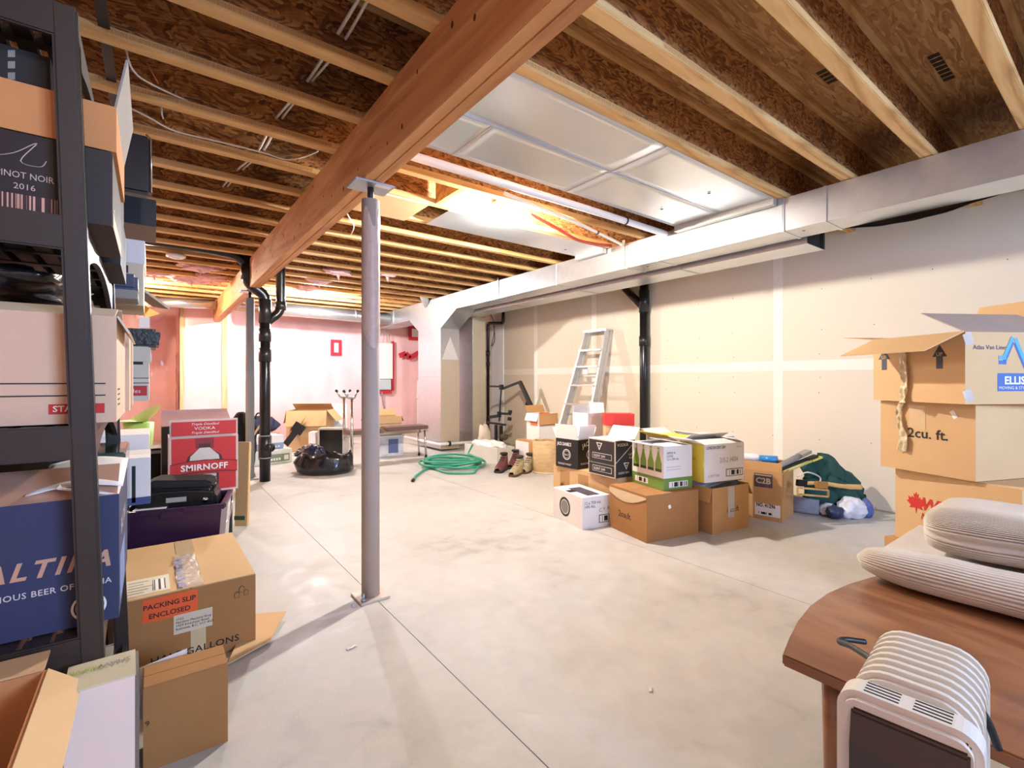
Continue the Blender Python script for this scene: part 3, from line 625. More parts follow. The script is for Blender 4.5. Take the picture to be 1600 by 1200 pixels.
MB().tube([(wx, wy, 1.98), (wx - 0.02, wy + 0.30, 2.28)], 0.045, 16).build('branch', ABS, wp)
cp = thing('drain_pipe', 'slim black pipe with gooseneck top beside the upright corner duct', 'pipe', (0, 0, 0))
gx, gy = 4.80, 7.02
def W(px, py, X=4.78): return onx(px, py, X)
MB().tube(arc([W(762.5, 690.3), W(762.5, 505), W(786, 505), W(786.5, 487)], 0.06), 0.028, 12).build('pipe', ABS, cp)
for a, b in ((548, 556), (566, 572), (655, 662)): MB().tube([W(762.5, a), W(762.5, b)], 0.036, 12).build('coupling', ABS_G, cp)
cable('thin black wire looping beside the slim gooseneck pipe', [W(766, 490), W(771, 502), W(772, 520), W(768, 540), W(773, 530), W(771, 505)], 0.006, BLACKC, sm=5)
fr = thing('cover_board', 'pale upright panel behind the slim black gooseneck pipe', 'board', (0, 0, 0))
MB().box(XR - 0.02, XR - 0.002, 6.75, 7.1, 0.05, 2.05).build('panel', KW, fr)

# ================================================================== FAR WALL FITTINGS
def tape_frame(label, x0, x1, z0, z1, wd=0.06, inner=True):
    t = thing('wall_outlet', label, 'outlet', ((x0 + x1) / 2, YF - 0.06, z0)); cx = (x0 + x1) / 2
    for n, (a, b, c, d) in enumerate(((x0, x1, 0, wd), (x0, x1, z1 - z0 - wd, z1 - z0), (x0, x0 + wd, wd, z1 - z0 - wd), (x1 - wd, x1, wd, z1 - z0 - wd))):
        MB().box(a - cx, b - cx, 0.0, 0.02, c, d).build('red_tape', REDTAPE, t)
    if inner: MB().box(x0 + wd - cx, x1 - wd - cx, 0.005, 0.03, wd, z1 - z0 - wd).build('plate', KW, t)
    return t
def FW(px, py): return ony(px, py, YF - 0.10)
a, b = FW(518, 555), FW(535, 531); tape_frame('white outlet box framed by red sheathing tape on the far wall', a.x, b.x, a.z, b.z)
a, b = FW(640, 531), FW(668, 510); tape_frame('outlet box framed by dark red tape under the far duct trunk', a.x, b.x - 0.02, a.z, b.z, 0.07)
ts = thing('tape_strip', 'crooked strip of red tape stuck on the far pink wall', 'tape', (0, 0, 0))
pts = [FW(624, 556), FW(634, 552), FW(640, 560), FW(654, 551), FW(668, 551)]
for p, q in zip(pts[:-1], pts[1:]): MB().bar(p, q, 0.02, 0.10, up=(0, 0, 1)).build('red_tape', REDTAPE, ts)
ep = thing('breaker_box', 'white electrical breaker box with red tape edge on the far wall', 'breaker box', (0, 0, 0))
a, b = FW(570, 592), FW(612.5, 537)
MB().box(a.x, b.x, YF - 0.14, YF - 0.03, a.z, b.z).build('cabinet', KW, ep, 0.004)
MB().box(a.x + 0.1, b.x - 0.03, YF - 0.13, YF - 0.03, a.z - 0.22, a.z - 0.01).build('lower_box', M('panel_grey', '#B9C4C6', 0.5), ep, 0.003)
MB().box(b.x + 0.002, b.x + 0.05, YF - 0.10, YF - 0.03, a.z - 0.24, b.z + 0.05).build('red_tape', REDTAPE, ep)
MB().box(a.x + 0.3, b.x, YF - 0.10, YF - 0.03, a.z - 0.30, a.z - 0.235).build('red_tape', REDTAPE, ep)
for k in range(9):
    x = b.x - 0.02 - 0.055 * k
    MB().tube(smoothpath([(x, YF - 0.10, b.z), (x + random.uniform(-.04, .04), YF - 0.11, b.z + 0.15), (x + random.uniform(-.05, .05), YF - 0.10, b.z + 0.3), (x, YF - 0.08, 2.36)], 4), 0.006, 6).build('cable', CABLE, ep)
cable('grey cable curving down from the electrical panel to the floor', [FW(597, 612), FW(599, 632), FW(604, 648), FW(610, 655)], 0.014, M('grey_cable', '#8F8F96', 0.5))
cable('dark cable arching from the red taped outlet to the white pipe', [FW(664, 520), FW(667, 545), FW(671, 585), FW(667, 605), FW(659, 622)], 0.016, M('grey_cable', '#8F8F96', 0.5))
cd = thing('conduit_pipe', 'white upright plastic pipe against the far pink wall', 'pipe', (0, 0, 0))
MB().tube(arc([FW(655, 690), FW(655, 596), FW(661, 594), FW(661, 560)], 0.05), 0.05, 12).build('pipe', PVC, cd)
MB().tube([FW(655, 616), FW(655, 624)], 0.06, 12).build('coupling', PVC, cd)
fp = thing('floor_pipe', 'white plastic pipe running low along the duct drop', 'pipe', (0, 0, 0))
MB().tube(arc([(3.50, 7.75, 0.12), (3.50, 6.52, 0.12), (4.7, 6.48, 0.11)], 0.04), 0.022, 10).build('pipe', PVC, fp)
MB().tube([(3.66, 6.514, 0.12), (3.69, 6.513, 0.12)], 0.04, 12).build('clamp', BLACKC, fp)

# ================================================================== CARTONS BY THE RIGHT WALL (middle group)
def bars(r, dims, face, u, v, w, h, frame=True):
    if frame: patch(r, dims, face, u - 0.006, v - 0.005, w + 0.012, h + 0.010, INK, 'barcode_frame', 0.0008)
    patch(r, dims, face, u, v, w, h, WINK, 'barcode_ground', 0.0014)
    return patch(r, dims, face, u + w * 0.06, v + h * 0.12, w * 0.88, h * 0.76, 'bars_white', 'barcode', 0.002)
# 2 cu.ft. carton with crumpled top
f = fit((1010, 849), (953.4, 823), (1091, 834), 776)
r, D = carton('moving_carton', 'brown moving carton marked 2 cu ft under the green bottle case', 'carton', f, CB2, 'closed')
letters(r, D, 'L', '2cu.ft.', D[1] * 0.25, D[2] * 0.36, 0.062, INK)
patch(r, D, 'F', D[0] * 0.42, D[2] * 0.66, 0.022, 0.026, WINK, 'torn_label', rot=0.4)
def crump(u, v, D=D): return (-0.004 - 0.004 * abs(noise.noise(Vector((u * 8, v * 6, 1)))), D[1] * (1 - u), D[2] - 0.01 - v * 0.075 * math.sin(math.pi * (0.15 + 0.8 * u)))
MB().grid(crump, 16, 6).build('crumpled_tape', TAPE, r)
zB1 = f[4] + 0.006
# 1 cu.ft. carton, open, with folders
f2 = fit((1113, 836), (1093, 830), (1176, 825), 764); f2 = (f2[0], f2[1], f2[2], 0.34, f2[4])
r, D = carton('moving_carton', 'brown moving carton marked cu ft with folders sticking out the top', 'carton', f2, CB, 'open', flaps=(('L', 0.10, -75), ('R', 0.10, -60)))
letters(r, D, 'F', '1 cu.ft.', D[0] * 0.36, D[2] * 0.42, 0.055, INK, shear=0.2)
patch(r, D, 'F', D[0] * 0.42, D[2] * 0.30, 0.07, D[2] * 0.68, TAPEW, 'peeled_tape')
folders = []
for k in range(6):
    t = thing('file_folder', ['black ring binder', 'grey paper folder', 'white paper folder', 'pale blue paper folder', 'white document sleeve', 'grey document sleeve'][k] + ' slanting out of the small open carton', 'folder', f2[0] + Vector((0, 0, 0)), f2[1])
    fm = [BLACKL, M('folder_grey', '#B8B6B4', 0.6), KW, M('folder_blue', '#C3CCDA', 0.6), KW, M('folder_grey', '#B8B6B4', 0.6)][k]
    y = 0.02 + 0.043 * k
    MB().obox((D[0] * 0.5, y + 0.03, D[2] - 0.085), (D[0] * 0.46, 0, 0.018), (0, 0.035, 0.08), (0, 0.005, -0.002)).build('cover', fm, t)
    MB().obox((D[0] * 0.5, y + 0.04, D[2] - 0.087), (D[0] * 0.44, 0, 0.018), (0, 0.034, 0.076), (0, 0.003, -0.001)).build('pages', KW, t)
# white carton with round stamp
f3 = fit((910, 828), (864, 806), (953, 821), 779)
r, D = carton('liquor_carton', 'white carton with round stamp print standing low on the floor', 'carton', f3, KW, 'closed')
ring(r, D, 'L', D[1] * 0.42, D[2] * 0.50, 0.058, 0.075, INK); ring(r, D, 'L', D[1] * 0.42, D[2] * 0.50, 0.0, 0.05, M('stamp_grey', '#8B8886', 0.6))
letters(r, D, 'F', '12 x 750 mL', D[0] * 0.06, D[2] * 0.78, 0.030, INK); letters(r, D, 'F', '14% Alc.', D[0] * 0.06, D[2] * 0.66, 0.030, INK)
letters(r, D, 'F', 'CYAN', D[0] * 0.60, D[2] * 0.48, 0.04, M('stamp_grey', '#8B8886', 0.6), rot=0.15, space=1.5)
bars(r, D, 'F', D[0] * 0.62, D[2] * 0.16, D[0] * 0.34, 0.05)
MB().box(D[0] * 0.30, D[0] * 0.75, D[1] * 0.10, D[1] * 0.75, D[2] + 0.0045, D[2] + 0.006).build('dark_print', M('top_print', '#4A4650', 0.6, var=0.8, scale=14), r)
MB().box(D[0] * 0.05, D[0] * 0.30, D[1] * 0.45, D[1] * 0.62, D[2] + 0.0045, D[2] + 0.0055).build('hand_hole', INK, r)
# low brown carton behind it that carries the vodka and whiskey cases
zC = 0.345
N = onz(992, 752, zC); Lc = onz(868, 726, zC)
v = Lc - N; a = math.atan2(v.y, v.x) - math.pi / 2
f4 = (Vector((2.875, 2.475, 0)), 0.0, 0.40, 0.74, zC - 0.005)
r, D = carton('support_carton', 'flat topped brown carton carrying the whiskey and vodka cases', 'carton', f4, CB3, 'closedx')
for u in (0.12, 0.42): patch(r, D, 'L', D[1] * u, 0.02, D[1] * 0.16, D[2] - 0.05, CBI, 'side_panel')
patch(r, D, 'L', D[1] * 0.14, D[2] * 0.5, 0.05, 0.03, TAPEW, 'torn_tape', rot=0.5)
# whiskey case
f5 = fit((903, 734), (872, 727), (925, 729), 688, zC); f5 = (f5[0], f5[1], max(f5[2], 0.17), f5[3], f5[4])
r, D = carton('whiskey_case', 'black and white whiskey case with raised white flaps', 'carton', f5, INK, 'open', flaps=(('L', 0.125, 84), ('F', 0.12, 80), ('B', 0.10, 60), ('R', 0.10, 70)), fmat=KW)
letters(r, D, 'L', 'JACK DANIEL\'S', D[1] * 0.07, D[2] * 0.76, 0.040, WINK, bold=0.02, sx=0.62)
ring(r, D, 'L', D[1] * 0.5, D[2] * 0.46, 0.040, 0.046, WINK); ring(r, D, 'L', D[1] * 0.5, D[2] * 0.46, 0.030, 0.033, WINK)
letters(r, D, 'L', 'No.7', D[1] * 0.5, D[2] * 0.42, 0.024, WINK, align='CENTER')
letters(r, D, 'L', 'TENNESSEE WHISKEY', D[1] * 0.10, D[2] * 0.09, 0.022, WINK, sx=0.75)
letters(r, D, 'F', 'JACK', D[0] * 0.28, D[2] * 0.70, 0.052, WINK, bold=0.02, rot=0.25)
ring(r, D, 'F', D[0] * 0.72, D[2] * 0.46, 0.032, 0.040, WINK); letters(r, D, 'F', 'TENNESSEE', D[0] * 0.14, D[2] * 0.14, 0.022, WINK)
for k in range(6):
    q = Vector((D[0] * (0.25 + 0.25 * (k % 3)), D[1] * (0.3 + 0.4 * (k // 3)), 0))
    MB().lathe([(0.03, 0.006), (0.03, D[2] * 0.6), (0.012, D[2] * 0.8), (0.012, D[2] * 0.93)], 10, q).build('bottle', M('bottle_dark', '#3A2A1C', 0.15), r)
# tall white open box and red box behind
bx = onz(935, 700, zC + 0.0); 
fw = (Vector((3.11, 3.02, zC)), f5[1], 0.24, 0.18, 0.28)
tp = at(935, 646, depth(fw[0])).z
fw = (fw[0], fw[1], fw[2], fw[3], tp - zC)
r, D = carton('tall_box', 'tall plain white open box between the whiskey and vodka cases', 'box', fw, KW, 'open', flaps=(('R', 0.09, 100), ('B', 0.06, 95)), fmat=KW)
letters(r, D, 'L', 'pinot gris', 0.03, D[2] * 0.75, 0.02, M('stamp_grey', '#8B8886', 0.6)) if False else None
fr_ = (Vector((2.98, 2.68, zC)), -0.45, 0.26, 0.18, 0.0)
tp = at(970, 649, depth(fr_[0])).z
rb = thing('red_box', 'red lidded gift box leaning behind the black vodka case', 'box', (3.11, 2.81, zC), math.radians(-38))
MB().box(0, 0.24, 0, 0.14, 0, tp - zC - 0.10).build('body', M('peach_board', '#F2C79C', 0.6), rb)
MB().box(-0.006, 0.246, -0.006, 0.146, tp - zC - 0.10, tp - zC).build('lid', M('red_board', '#D8362A', 0.5), rb, 0.002)
# black vodka case
f6 = fit((961, 748), (921, 738), (991, 743), 690, zC)
r, D = carton('vodka_case', 'black vodka case with white triangle emblem and white edges', 'carton', f6, M('case_black', '#2A2524', 0.6, var=0.2), 'closedx', fmat=KW)
for (u, h_) in ((0.0, 1), (1.0, 1)):
    patch(r, D, 'L', D[1] * u - (0.006 if u else 0), 0, 0.006, D[2], KW2, 'pale_edge')
patch(r, D, 'F', 0, 0, 0.007, D[2], KW2, 'pale_edge'); patch(r, D, 'L', 0, D[2] - 0.006, D[1], 0.006, KW2, 'pale_edge'); patch(r, D, 'L', 0, 0, D[1], 0.006, KW2, 'pale_edge')
def tri(face, u, v, s, mat=WINK):
    poly(r, D, face, [(-s, s * 0.9), (0, -s * 0.9), (s, s * 0.9), (s * 0.86, s * 0.9), (s * 0.7, s * 0.74), (-s * 0.7, s * 0.74), (0, -s * 0.62), (s * 0.86, s * 0.9)][:3], u, v, mat, 'emblem', 0.0010)
    poly(r, D, face, [(-s * 0.66, s * 0.72), (0, -s * 0.55), (s * 0.66, s * 0.72)], u, v, 'case_black', 'emblem_core', 0.0016)
    poly(r, D, face, [(-s * 0.3, s * 0.4), (0, s * 0.0), (s * 0.3, s * 0.4), (0, s * 0.22)], u, v, mat, 'emblem_mark', 0.0022)
MATS['case_black'] = MATS['case_black']
tri('L', D[1] * 0.42, D[2] * 0.80, 0.034)
def pill(face, u, v, w, h):
    patch(r, D, face, u, v, w, h, WINK, 'pill_outline', 0.0010); patch(r, D, face, u + 0.003, v + 0.003, w - 0.006, h - 0.006, 'case_black', 'pill_field', 0.0016)
for v in (0.46, 0.10):
    pill('L', D[1] * 0.16, D[2] * v, D[1] * 0.72, 0.045); letters(r, D, 'L', 'SILENT SAM', D[1] * 0.21, D[2] * v + 0.012, 0.029, WINK, sx=0.85, eps=0.0024)
patch(r, D, 'L', 0.006, D[2] * 0.33, D[1] - 0.012, 0.002, WINK, 'rule')
letters(r, D, 'F', 'VODKA', D[0] * 0.10, D[2] * 0.85, 0.034, WINK); letters(r, D, 'F', '12/75', D[0] * 0.66, D[2] * 0.58, 0.024, WINK); letters(r, D, 'F', '0 ml', D[0] * 0.70, D[2] * 0.49, 0.024, WINK)
patch(r, D, 'F', D[0] * 0.04, D[2] * 0.40, D[0] * 1.05, 0.003, WINK, 'rule', rot=math.atan2(D[2] * 0.5, D[0] * 0.9))
tri('F', D[0] * 0.56, D[2] * 0.30, 0.030); letters(r, D, 'F', 'SILENT SAM', D[0] * 0.16, D[2] * 0.10, 0.022, WINK)
letters(r, D, 'T', 'SILENT SAM', D[0] * 0.20, D[1] * 0.80, 0.05, INK, rot=-math.pi / 2, eps=0.006)
flap(r, D, 'R', 0.11, 55, KW, 'raised_flap')
# green bottle case
f7 = fit((1037, 767), (991, 752), (1079, 761), 698, zB1)
r, D = carton('bottle_case', 'white and green case printed with four green bottles', 'carton', f7, KW, 'open', flaps=(('F', D[1] * 0.4, 176), ('B', D[1] * 0.4, 172), ('L', 0.12, 8), ('R', 0.10, 168)), fmat=KW)
GRN = M('print_green', '#6F9440', 0.5, var=0.08); BOT = M('bottle_green', '#7FA03A', 0.4, var=0.15)
for fc, ln in (('L', D[1]), ('F', D[0])): patch(r, D, fc, 0, 0, ln, D[2] * 0.27, GRN, 'green_band')
bp_ = [(-0.022, 0), (0.022, 0), (0.022, 0.055), (0.016, 0.075), (0.0075, 0.11), (0.0065, 0.15), (-0.0065, 0.15), (-0.0075, 0.11), (-0.016, 0.075), (-0.022, 0.055)]
sc_ = D[2] * 0.56 / 0.15
for k in range(4):
    u = D[1] * (0.14 + 0.235 * k)
    poly(r, D, 'L', [(x * sc_ * 1.30, y * sc_) for x, y in bp_], u, D[2] * 0.40, BOT, 'bottle_print', 0.0012)
    patch(r, D, 'L', u - 0.027 * sc_, D[2] * 0.41, 0.054 * sc_, 0.018, M('label_dark', '#2B3A1F', 0.5), 'bottle_label', 0.0020)
    patch(r, D, 'L', u - 0.008 * sc_, D[2] * 0.86, 0.016 * sc_, 0.022, M('label_pale', '#B9C2A8', 0.5), 'bottle_cap', 0.0020)
bars(r, D, 'L', D[1] * 0.10, D[2] * 0.06, D[1] * 0.42, 0.04); bars(r, D, 'F', D[0] * 0.18, D[2] * 0.05, D[0] * 0.66, 0.042)
letters(r, D, 'F', 'APPLE &\nSODA\n12 x 750 mL', D[0] * 0.10, D[2] * 0.82, 0.022, INK)
for k in range(4): patch(r, D, 'F', D[0] * (0.10 + 0.2 * (k % 2)), D[2] * (0.52 - 0.06 * (k // 2)), D[0] * (0.4 - 0.1 * (k % 2)), 0.002, M('stamp_grey', '#8B8886', 0.6), 'small_print')
letters(r, D, 'F', 'sodium  free', D[0] * 0.2, D[2] * 0.36, 0.02, M('stamp_grey', '#8B8886', 0.6)) if False else None
# gin case on the small carton
zB2 = f2[4] + 0.034
f8 = fit((1095, 759), (1079, 755), (1144, 748), 698, zB2); f8 = (Vector((3.165, 1.925, zB2)), -0.22, 0.40, 0.24, 0.275)
YEL = M('case_yellow', '#EFDC55', 0.6, var=0.05)
r, D = carton('gin_case', 'yellow and white gin case resting on the folders carton', 'carton', f8, KW, 'open', flaps=(('F', 0.12, 170), ('B', 0.12, 150), ('L', 0.12, 20), ('R', 0.10, 160)), fmat=KW)
patch(r, D, 'L', 0, 0, D[1], D[2], YEL, 'yellow_side', 0.0008)
letters(r, D, 'F', 'LONDON DRY GIN', D[0] * 0.05, D[2] * 0.87, 0.030, INK, sx=0.72, bold=0.01); letters(r, D, 'F', '750 mL', D[0] * 0.80, D[2] * 0.87, 0.018, M('stamp_grey', '#8B8886', 0.6))
letters(r, D, 'F', '215-2  H034', D[0] * 0.38, D[2] * 0.50, 0.05, M('stamp_grey', '#8B8886', 0.6), sx=0.72); letters(r, D, 'F', '12 BOTTLES', D[0] * 0.08, D[2] * 0.14, 0.022, M('stamp_grey', '#8B8886', 0.6))
bars(r, D, 'F', D[0] * 0.55, D[2] * 0.13, D[0] * 0.40, 0.045)
letters(r, D, 'L', 'GIN', D[1] * 0.45, D[2] * 0.55, 0.03, M('ochre_ink', '#B5A12C', 0.6))
# yellow and white cartons behind
yb = carton('cordial_case', 'yellow topped white case behind the green bottle case', 'carton', (Vector((3.315, 2.25, 0)), f7[1], 0.28, 0.36, at(1030, 683, depth((3.3, 2.45, 0))).z), KW, 'closed', fmat=YEL)
flap(yb[0], yb[1], 'L', 0.12, 20, YEL, 'raised_flap'); flap(yb[0], yb[1], 'B', 0.10, 25, KW, 'raised_flap')
wb = carton('white_case', 'white lidded case behind the yellow topped case by the drywall', 'carton', (Vector((3.69, 2.22, 0)), f7[1], 0.32, 0.34, at(1080, 684, depth((3.7, 2.25, 0))).z), KW, 'closed')
flap(wb[0], wb[1], 'L', 0.06, 35, KW, 'raised_flap')
# C2B fruit carton
f9 = fit((1222, 817), (1167, 803), (1244, 799), 739); f9 = (f9[0], math.radians(10), 0.34, 0.37, f9[4])
r, D = carton('fruit_carton', 'tall open fruit carton with C2B print and clutter inside', 'carton', f9, CB, 'open', flaps=(('L', 0.07, 100), ('R', 0.05, 95)))
patch(r, D, 'L', D[1] * 0.46, D[2] * 0.66, D[1] * 0.36, D[2] * 0.28, M('mauve_print', '#5A4A55', 0.6), 'print_panel')
letters(r, D, 'L', 'C2B', D[1] * 0.49, D[2] * 0.74, 0.062, M('gold_print', '#D8C59A', 0.6), bold=0.025, eps=0.002); patch(r, D, 'L', D[1] * 0.48, D[2] * 0.90, D[1] * 0.32, 0.006, M('gold_print', '#D8C59A', 0.6), 'rule', 0.002)
patch(r, D, 'L', D[1] * 0.47, D[2] * 0.03 + 0.02, D[1] * 0.50, D[2] * 0.25, KW, 'address_label')
letters(r, D, 'L', 'NO. 41296', D[1] * 0.50, D[2] * 0.26, 0.040, INK, sx=0.75, bold=0.03, eps=0.002); patch(r, D, 'L', D[1] * 0.50, D[2] * 0.11, D[1] * 0.34, 0.018, 'bars_white', 'barcode', 0.002)
poly(r, D, 'L', [(-0.04, 0), (0, -0.03), (0.04, 0), (0, 0.03)], D[1] * 0.16, D[2] * 0.82, INK, 'diamond_mark'); patch(r, D, 'L', D[1] * 0.04, D[2] * 0.68, D[1] * 0.26, 0.008, INK, 'rule')
patch(r, D, 'F', 0.03, D[2] * 0.45, 0.006, D[2] * 0.5, INK, 'cut_slot')
N9, a9 = f9[0], f9[1]
def inb(u, v, z): c, s = math.cos(a9), math.sin(a9); return Vector((N9.x + u * c - v * s, N9.y + u * s + v * c, z))
zt = D[2]
bg = MB().blob(inb(0.12, D[1] * 0.62, zt - 0.03), (0.09, 0.10, 0.085), 4, 0.35, 2.5, 3, crease=True).build('plastic_bag', M('blue_bag', '#3450B8', 0.3, var=0.2, coat=0.3), None); tag(bg, 'crumpled blue plastic bag inside the fruit carton', 'bag')
bt = thing('spray_bottle', 'blue capped white bottle lying across the fruit carton', 'bottle', inb(D[0] * 0.8, D[1] * 0.55, zt + 0.055), a9)
MB().tube([(-0.02, 0.30, 0.0), (0, 0.06, 0), (0, 0.02, 0)], [0.034, 0.036, 0.02], 14).build('body', KW, bt); MB().tube([(0, 0.03, 0), (0, -0.10, 0)], [0.028, 0.034], 14).build('cap', M('blue_cap', '#3E8FD0', 0.3), bt)
for k, (px0, py0, px1, py1, w_, mt, lab) in enumerate(((1205, 735, 1263, 705, 0.05, M('grey_tube', '#9A958C', 0.4, 0.2), 'grey folded umbrella leaning in the fruit carton'), (1215, 736, 1275, 712, 0.035, INK, 'black handled squeegee leaning in the fruit carton'), (1222, 738, 1282, 714, 0.03, M('brush_handle', '#D3C878', 0.5), 'pale yellow brush handle leaning in the fruit carton'))):
    dd = depth(inb(0.10, D[1] * 0.3, 0)); A, B = at(px0, py0, dd), at(px1, py1, dd + 0.12)
    t = thing('cleaning_tool', lab, 'tool', A); v = B - A
    MB().tube([(0, 0, 0), v * 0.75], w_ / 2, 10).build('handle', mt, t); MB().bar(v * 0.75, v * 1.0, w_ * 1.3, w_ * 0.5).build('head', [M('grey_tube', '#9A958C', 0.4, 0.2), INK, M('yellow_tip', '#E2DB5A', 0.5)][k], t)
# green folding chair bag, axe, bags on the floor
gc = thing('camp_chair_bag', 'dark green canvas chair bag slumped against the drywall', 'bag', (0, 0, 0))
A, B, C_, E_ = at(1249, 728, 4.05), at(1283, 713, 4.06), at(1332, 757, 4.03), at(1240, 790, 4.0)
def gfn(u, v):
    top = [A, B, C_]; t = u * 2; i = min(1, int(t)); f_ = t - i; T = top[i].lerp(top[i + 1], f_)
    Bt = onz(1246 + u * 86, 795 + 2 * math.sin(u * 3), 0.0); p = T.lerp(Bt, v)
    n = noise.fractal(Vector((u * 4, v * 4, 3)), 1, 2, 3); bulge = math.sin(math.pi * v) * 0.10
    return p + Vector((-0.6, -0.8, 0)) * (bulge + 0.05 * n)
GC = M('green_canvas', '#1F4A42', 0.8, var=0.25, scale=6)
o = MB().grid(gfn, 30, 22).build('canvas', GC, gc); sm = o.modifiers.new('thickness', 'SOLIDIFY'); sm.thickness = 0.06; sm.offset = -1
MB().tube(smoothpath([at(1245, 745, 3.85), at(1262, 738, 3.83), at(1282, 747, 3.9), at(1275, 762, 3.85)], 5), 0.006, 6).build('drawstring', CABLE, gc)
ax = thing('axe', 'axe with pale wooden handle lying over the green bag', 'axe', (0, 0, 0))
A, B = at(1258, 755, 3.72), at(1345, 761, 3.78)
MB().tube(smoothpath([A, A.lerp(B, .3) + Vector((0, 0, .008)), A.lerp(B, .7) + Vector((0, 0, -.004)), B], 4), [0.014] * 5 + [0.016] * 4 + [0.02] * 4, 10).build('handle', M('axe_wood', '#DDB06A', 0.5, var=0.1), ax)
MB().bar(A + (A - B).normalized() * 0.07, A + (B - A).normalized() * 0.01, 0.03, 0.05).build('head', M('axe_steel', '#2A2A2C', 0.4, 0.7), ax, 0.003)
MB().bar(at(1275, 757, 3.70), at(1292, 758, 3.71), 0.035, 0.05).build('grip', M('axe_grip', '#A8742F', 0.6), ax, 0.004)
fr2 = thing('picture', 'small wooden picture surround lying under the axe handle', 'picture', (0, 0, 0))
p0, p1 = at(1246, 762, 3.66), at(1294, 766, 3.70)
for dz in (0.0, -0.05): MB().bar(p0 + Vector((0, 0, dz)), p1 + Vector((0, 0, dz)), 0.012, 0.012).build('rail', 'plank_wood', fr2)
for q in (p0, p1): MB().bar(q, q + Vector((0, 0, -0.05)), 0.012).build('stile', 'plank_wood', fr2)
gl = thing('work_glove', 'grey striped roll with white cuff on the floor beside the fruit carton', 'glove', onz(1262, 803, 0))
q0 = gl.location.copy()
A, B = onz(1240, 802, 0) - q0, onz(1281, 806, 0) - q0
mbg = MB()
for k in range(5): mbg.tube([A + Vector((0.01, 0.012, 0.03 + 0.022 * k)), B + Vector((0.01, 0.012, 0.03 + 0.018 * k))], 0.026, 10)
mbg.build('striped_roll', M('glove_grey', '#8E8E9A', 0.9, var=0.3, scale=20), gl)
MB().blob(B + Vector((0.06, -0.03, 0.05)), (0.07, 0.055, 0.055), 8, 0.3, 2.4, 3, flat=0.002).build('white_cuff', M('cuff_white', '#D9DCE4', 0.8, var=0.1), gl)
wbag = thing('plastic_bag', 'white and blue plastic sack on the floor by the drywall', 'bag', onz(1330, 808, 0))
MB().blob((0, 0, 0.07), (0.13, 0.10, 0.085), 11, 0.22, 1.8, 4, flat=0.0).build('sack', M('sack_white', '#E4E4EA', 0.5, var=0.05), wbag)
MB().blob((0.10, -0.07, 0.065), (0.045, 0.05, 0.075), 12, 0.25, 2, 3, flat=0.0).build('blue_end', M('sack_blue', '#5A67A0', 0.5), wbag)
MB().blob((-0.16, 0.06, 0.05), (0.06, 0.06, 0.055), 13, 0.25, 2, 3, flat=0.0).build('navy_end', M('sack_navy', '#2B3558', 0.5), wbag)

# ================================================================== STACK OF MOVING CARTONS BESIDE THE TABLE
zs4 = [0.0, 0.322, 0.664, 0.998]
def sfit(left, near, topn, z0, w, d=None):
    N = onz(*near, z0) if near else None
    return N
Lp, Np = at(1376, 730, 2.40), at(1524, 752, 2.02)
def stackbox(name, label, lpx, npx, z0, h, w, mat, **k):
    # visible left face from L (far corner) to N (near corner); distances from the rows where the boxes meet
    dl, dn = k.pop('dl'), k.pop('dn')
    L = at(lpx, 600, dl); N = at(npx, 600, dn); v = Vector((L.x - N.x, L.y - N.y)); a = math.atan2(v.y, v.x) - math.pi / 2
    return carton(name, label, 'carton', (Vector((N.x, N.y, z0)), a, w, v.length, h), mat, **k)
LIL = CB3
r, D = stackbox('moving_carton', 'brown carton at the floor under the maple leaf carton', 1382, 1590, 0.0, 0.318, 0.45, CB, dl=2.40, dn=1.90)
r, D = stackbox('moving_carton', 'brown carton with red maple leaf print under the 2 cu ft carton', 1399, 1597, 0.325, 0.34, 0.45, CB3, dl=2.38, dn=1.88)
letters(r, D, 'L', 'WILLIAMS', D[1] * 0.24, D[2] * 0.50, 0.078, REDINK, shear=0.25, bold=0.03, sx=0.88); letters(r, D, 'L', 'MOVING & STORAGE', D[1] * 0.24, D[2] * 0.36, 0.045, REDINK, shear=0.25, sx=0.8)
leaf = [(0, -0.5), (0.05, -0.2), (0.35, -0.25), (0.28, -0.1), (0.5, 0.1), (0.38, 0.15), (0.42, 0.35), (0.25, 0.28), (0.2, 0.4), (0.1, 0.25), (0.14, 0.55), (0.05, 0.48), (0, 0.65)]
leaf = leaf + [(-x, y) for x, y in leaf[::-1][1:-1]]
poly(r, D, 'L', [(x * 0.09, y * 0.09) for x, y in leaf], D[1] * 0.20, D[2] * 0.55, REDINK, 'maple_leaf')
r, D = stackbox('moving_carton', 'brown carton marked 2 cu ft directly under the open van lines carton', 1376, 1524.5, 0.672, 0.322, 0.46, CB3, dl=2.40, dn=2.02)
letters(r, D, 'L', '2cu. ft.', D[1] * 0.32, D[2] * 0.50, 0.062, INK, bold=0.015)
patch(r, D, 'L', D[1] * 0.34, D[2] * 0.62, 0.07, D[2] * 0.34, TAPE, 'tape_remnant'); patch(r, D, 'L', D[1] * 0.80, D[2] * 0.80, 0.018, 0.035, WINK, 'torn_label', rot=0.5)
def hang(u, v, D=D):
    return (-0.012 - 0.010 * noise.noise(Vector((u * 3, v * 7, 2))), D[1] * (0.775 + 0.015 * math.sin(v * 7)) - u * (0.032 - 0.012 * math.sin(v * 5)), D[2] - v * D[2] * 0.72)
MB().grid(hang, 5, 26).build('hanging_tape', M('dangling_tape', '#D6C39A', 0.2, var=0.4, scale=30, coat=0.6, bump=0.6, bscale=60), r)
r, D = stackbox('moving_carton', 'open top van lines carton with splayed flaps, highest of its stack', 1365, 1508, 1.0, 0.30, 0.50, CB3, dl=2.42, dn=1.98, top='open', flaps=(('B', 0.20, 8, CB3), ))
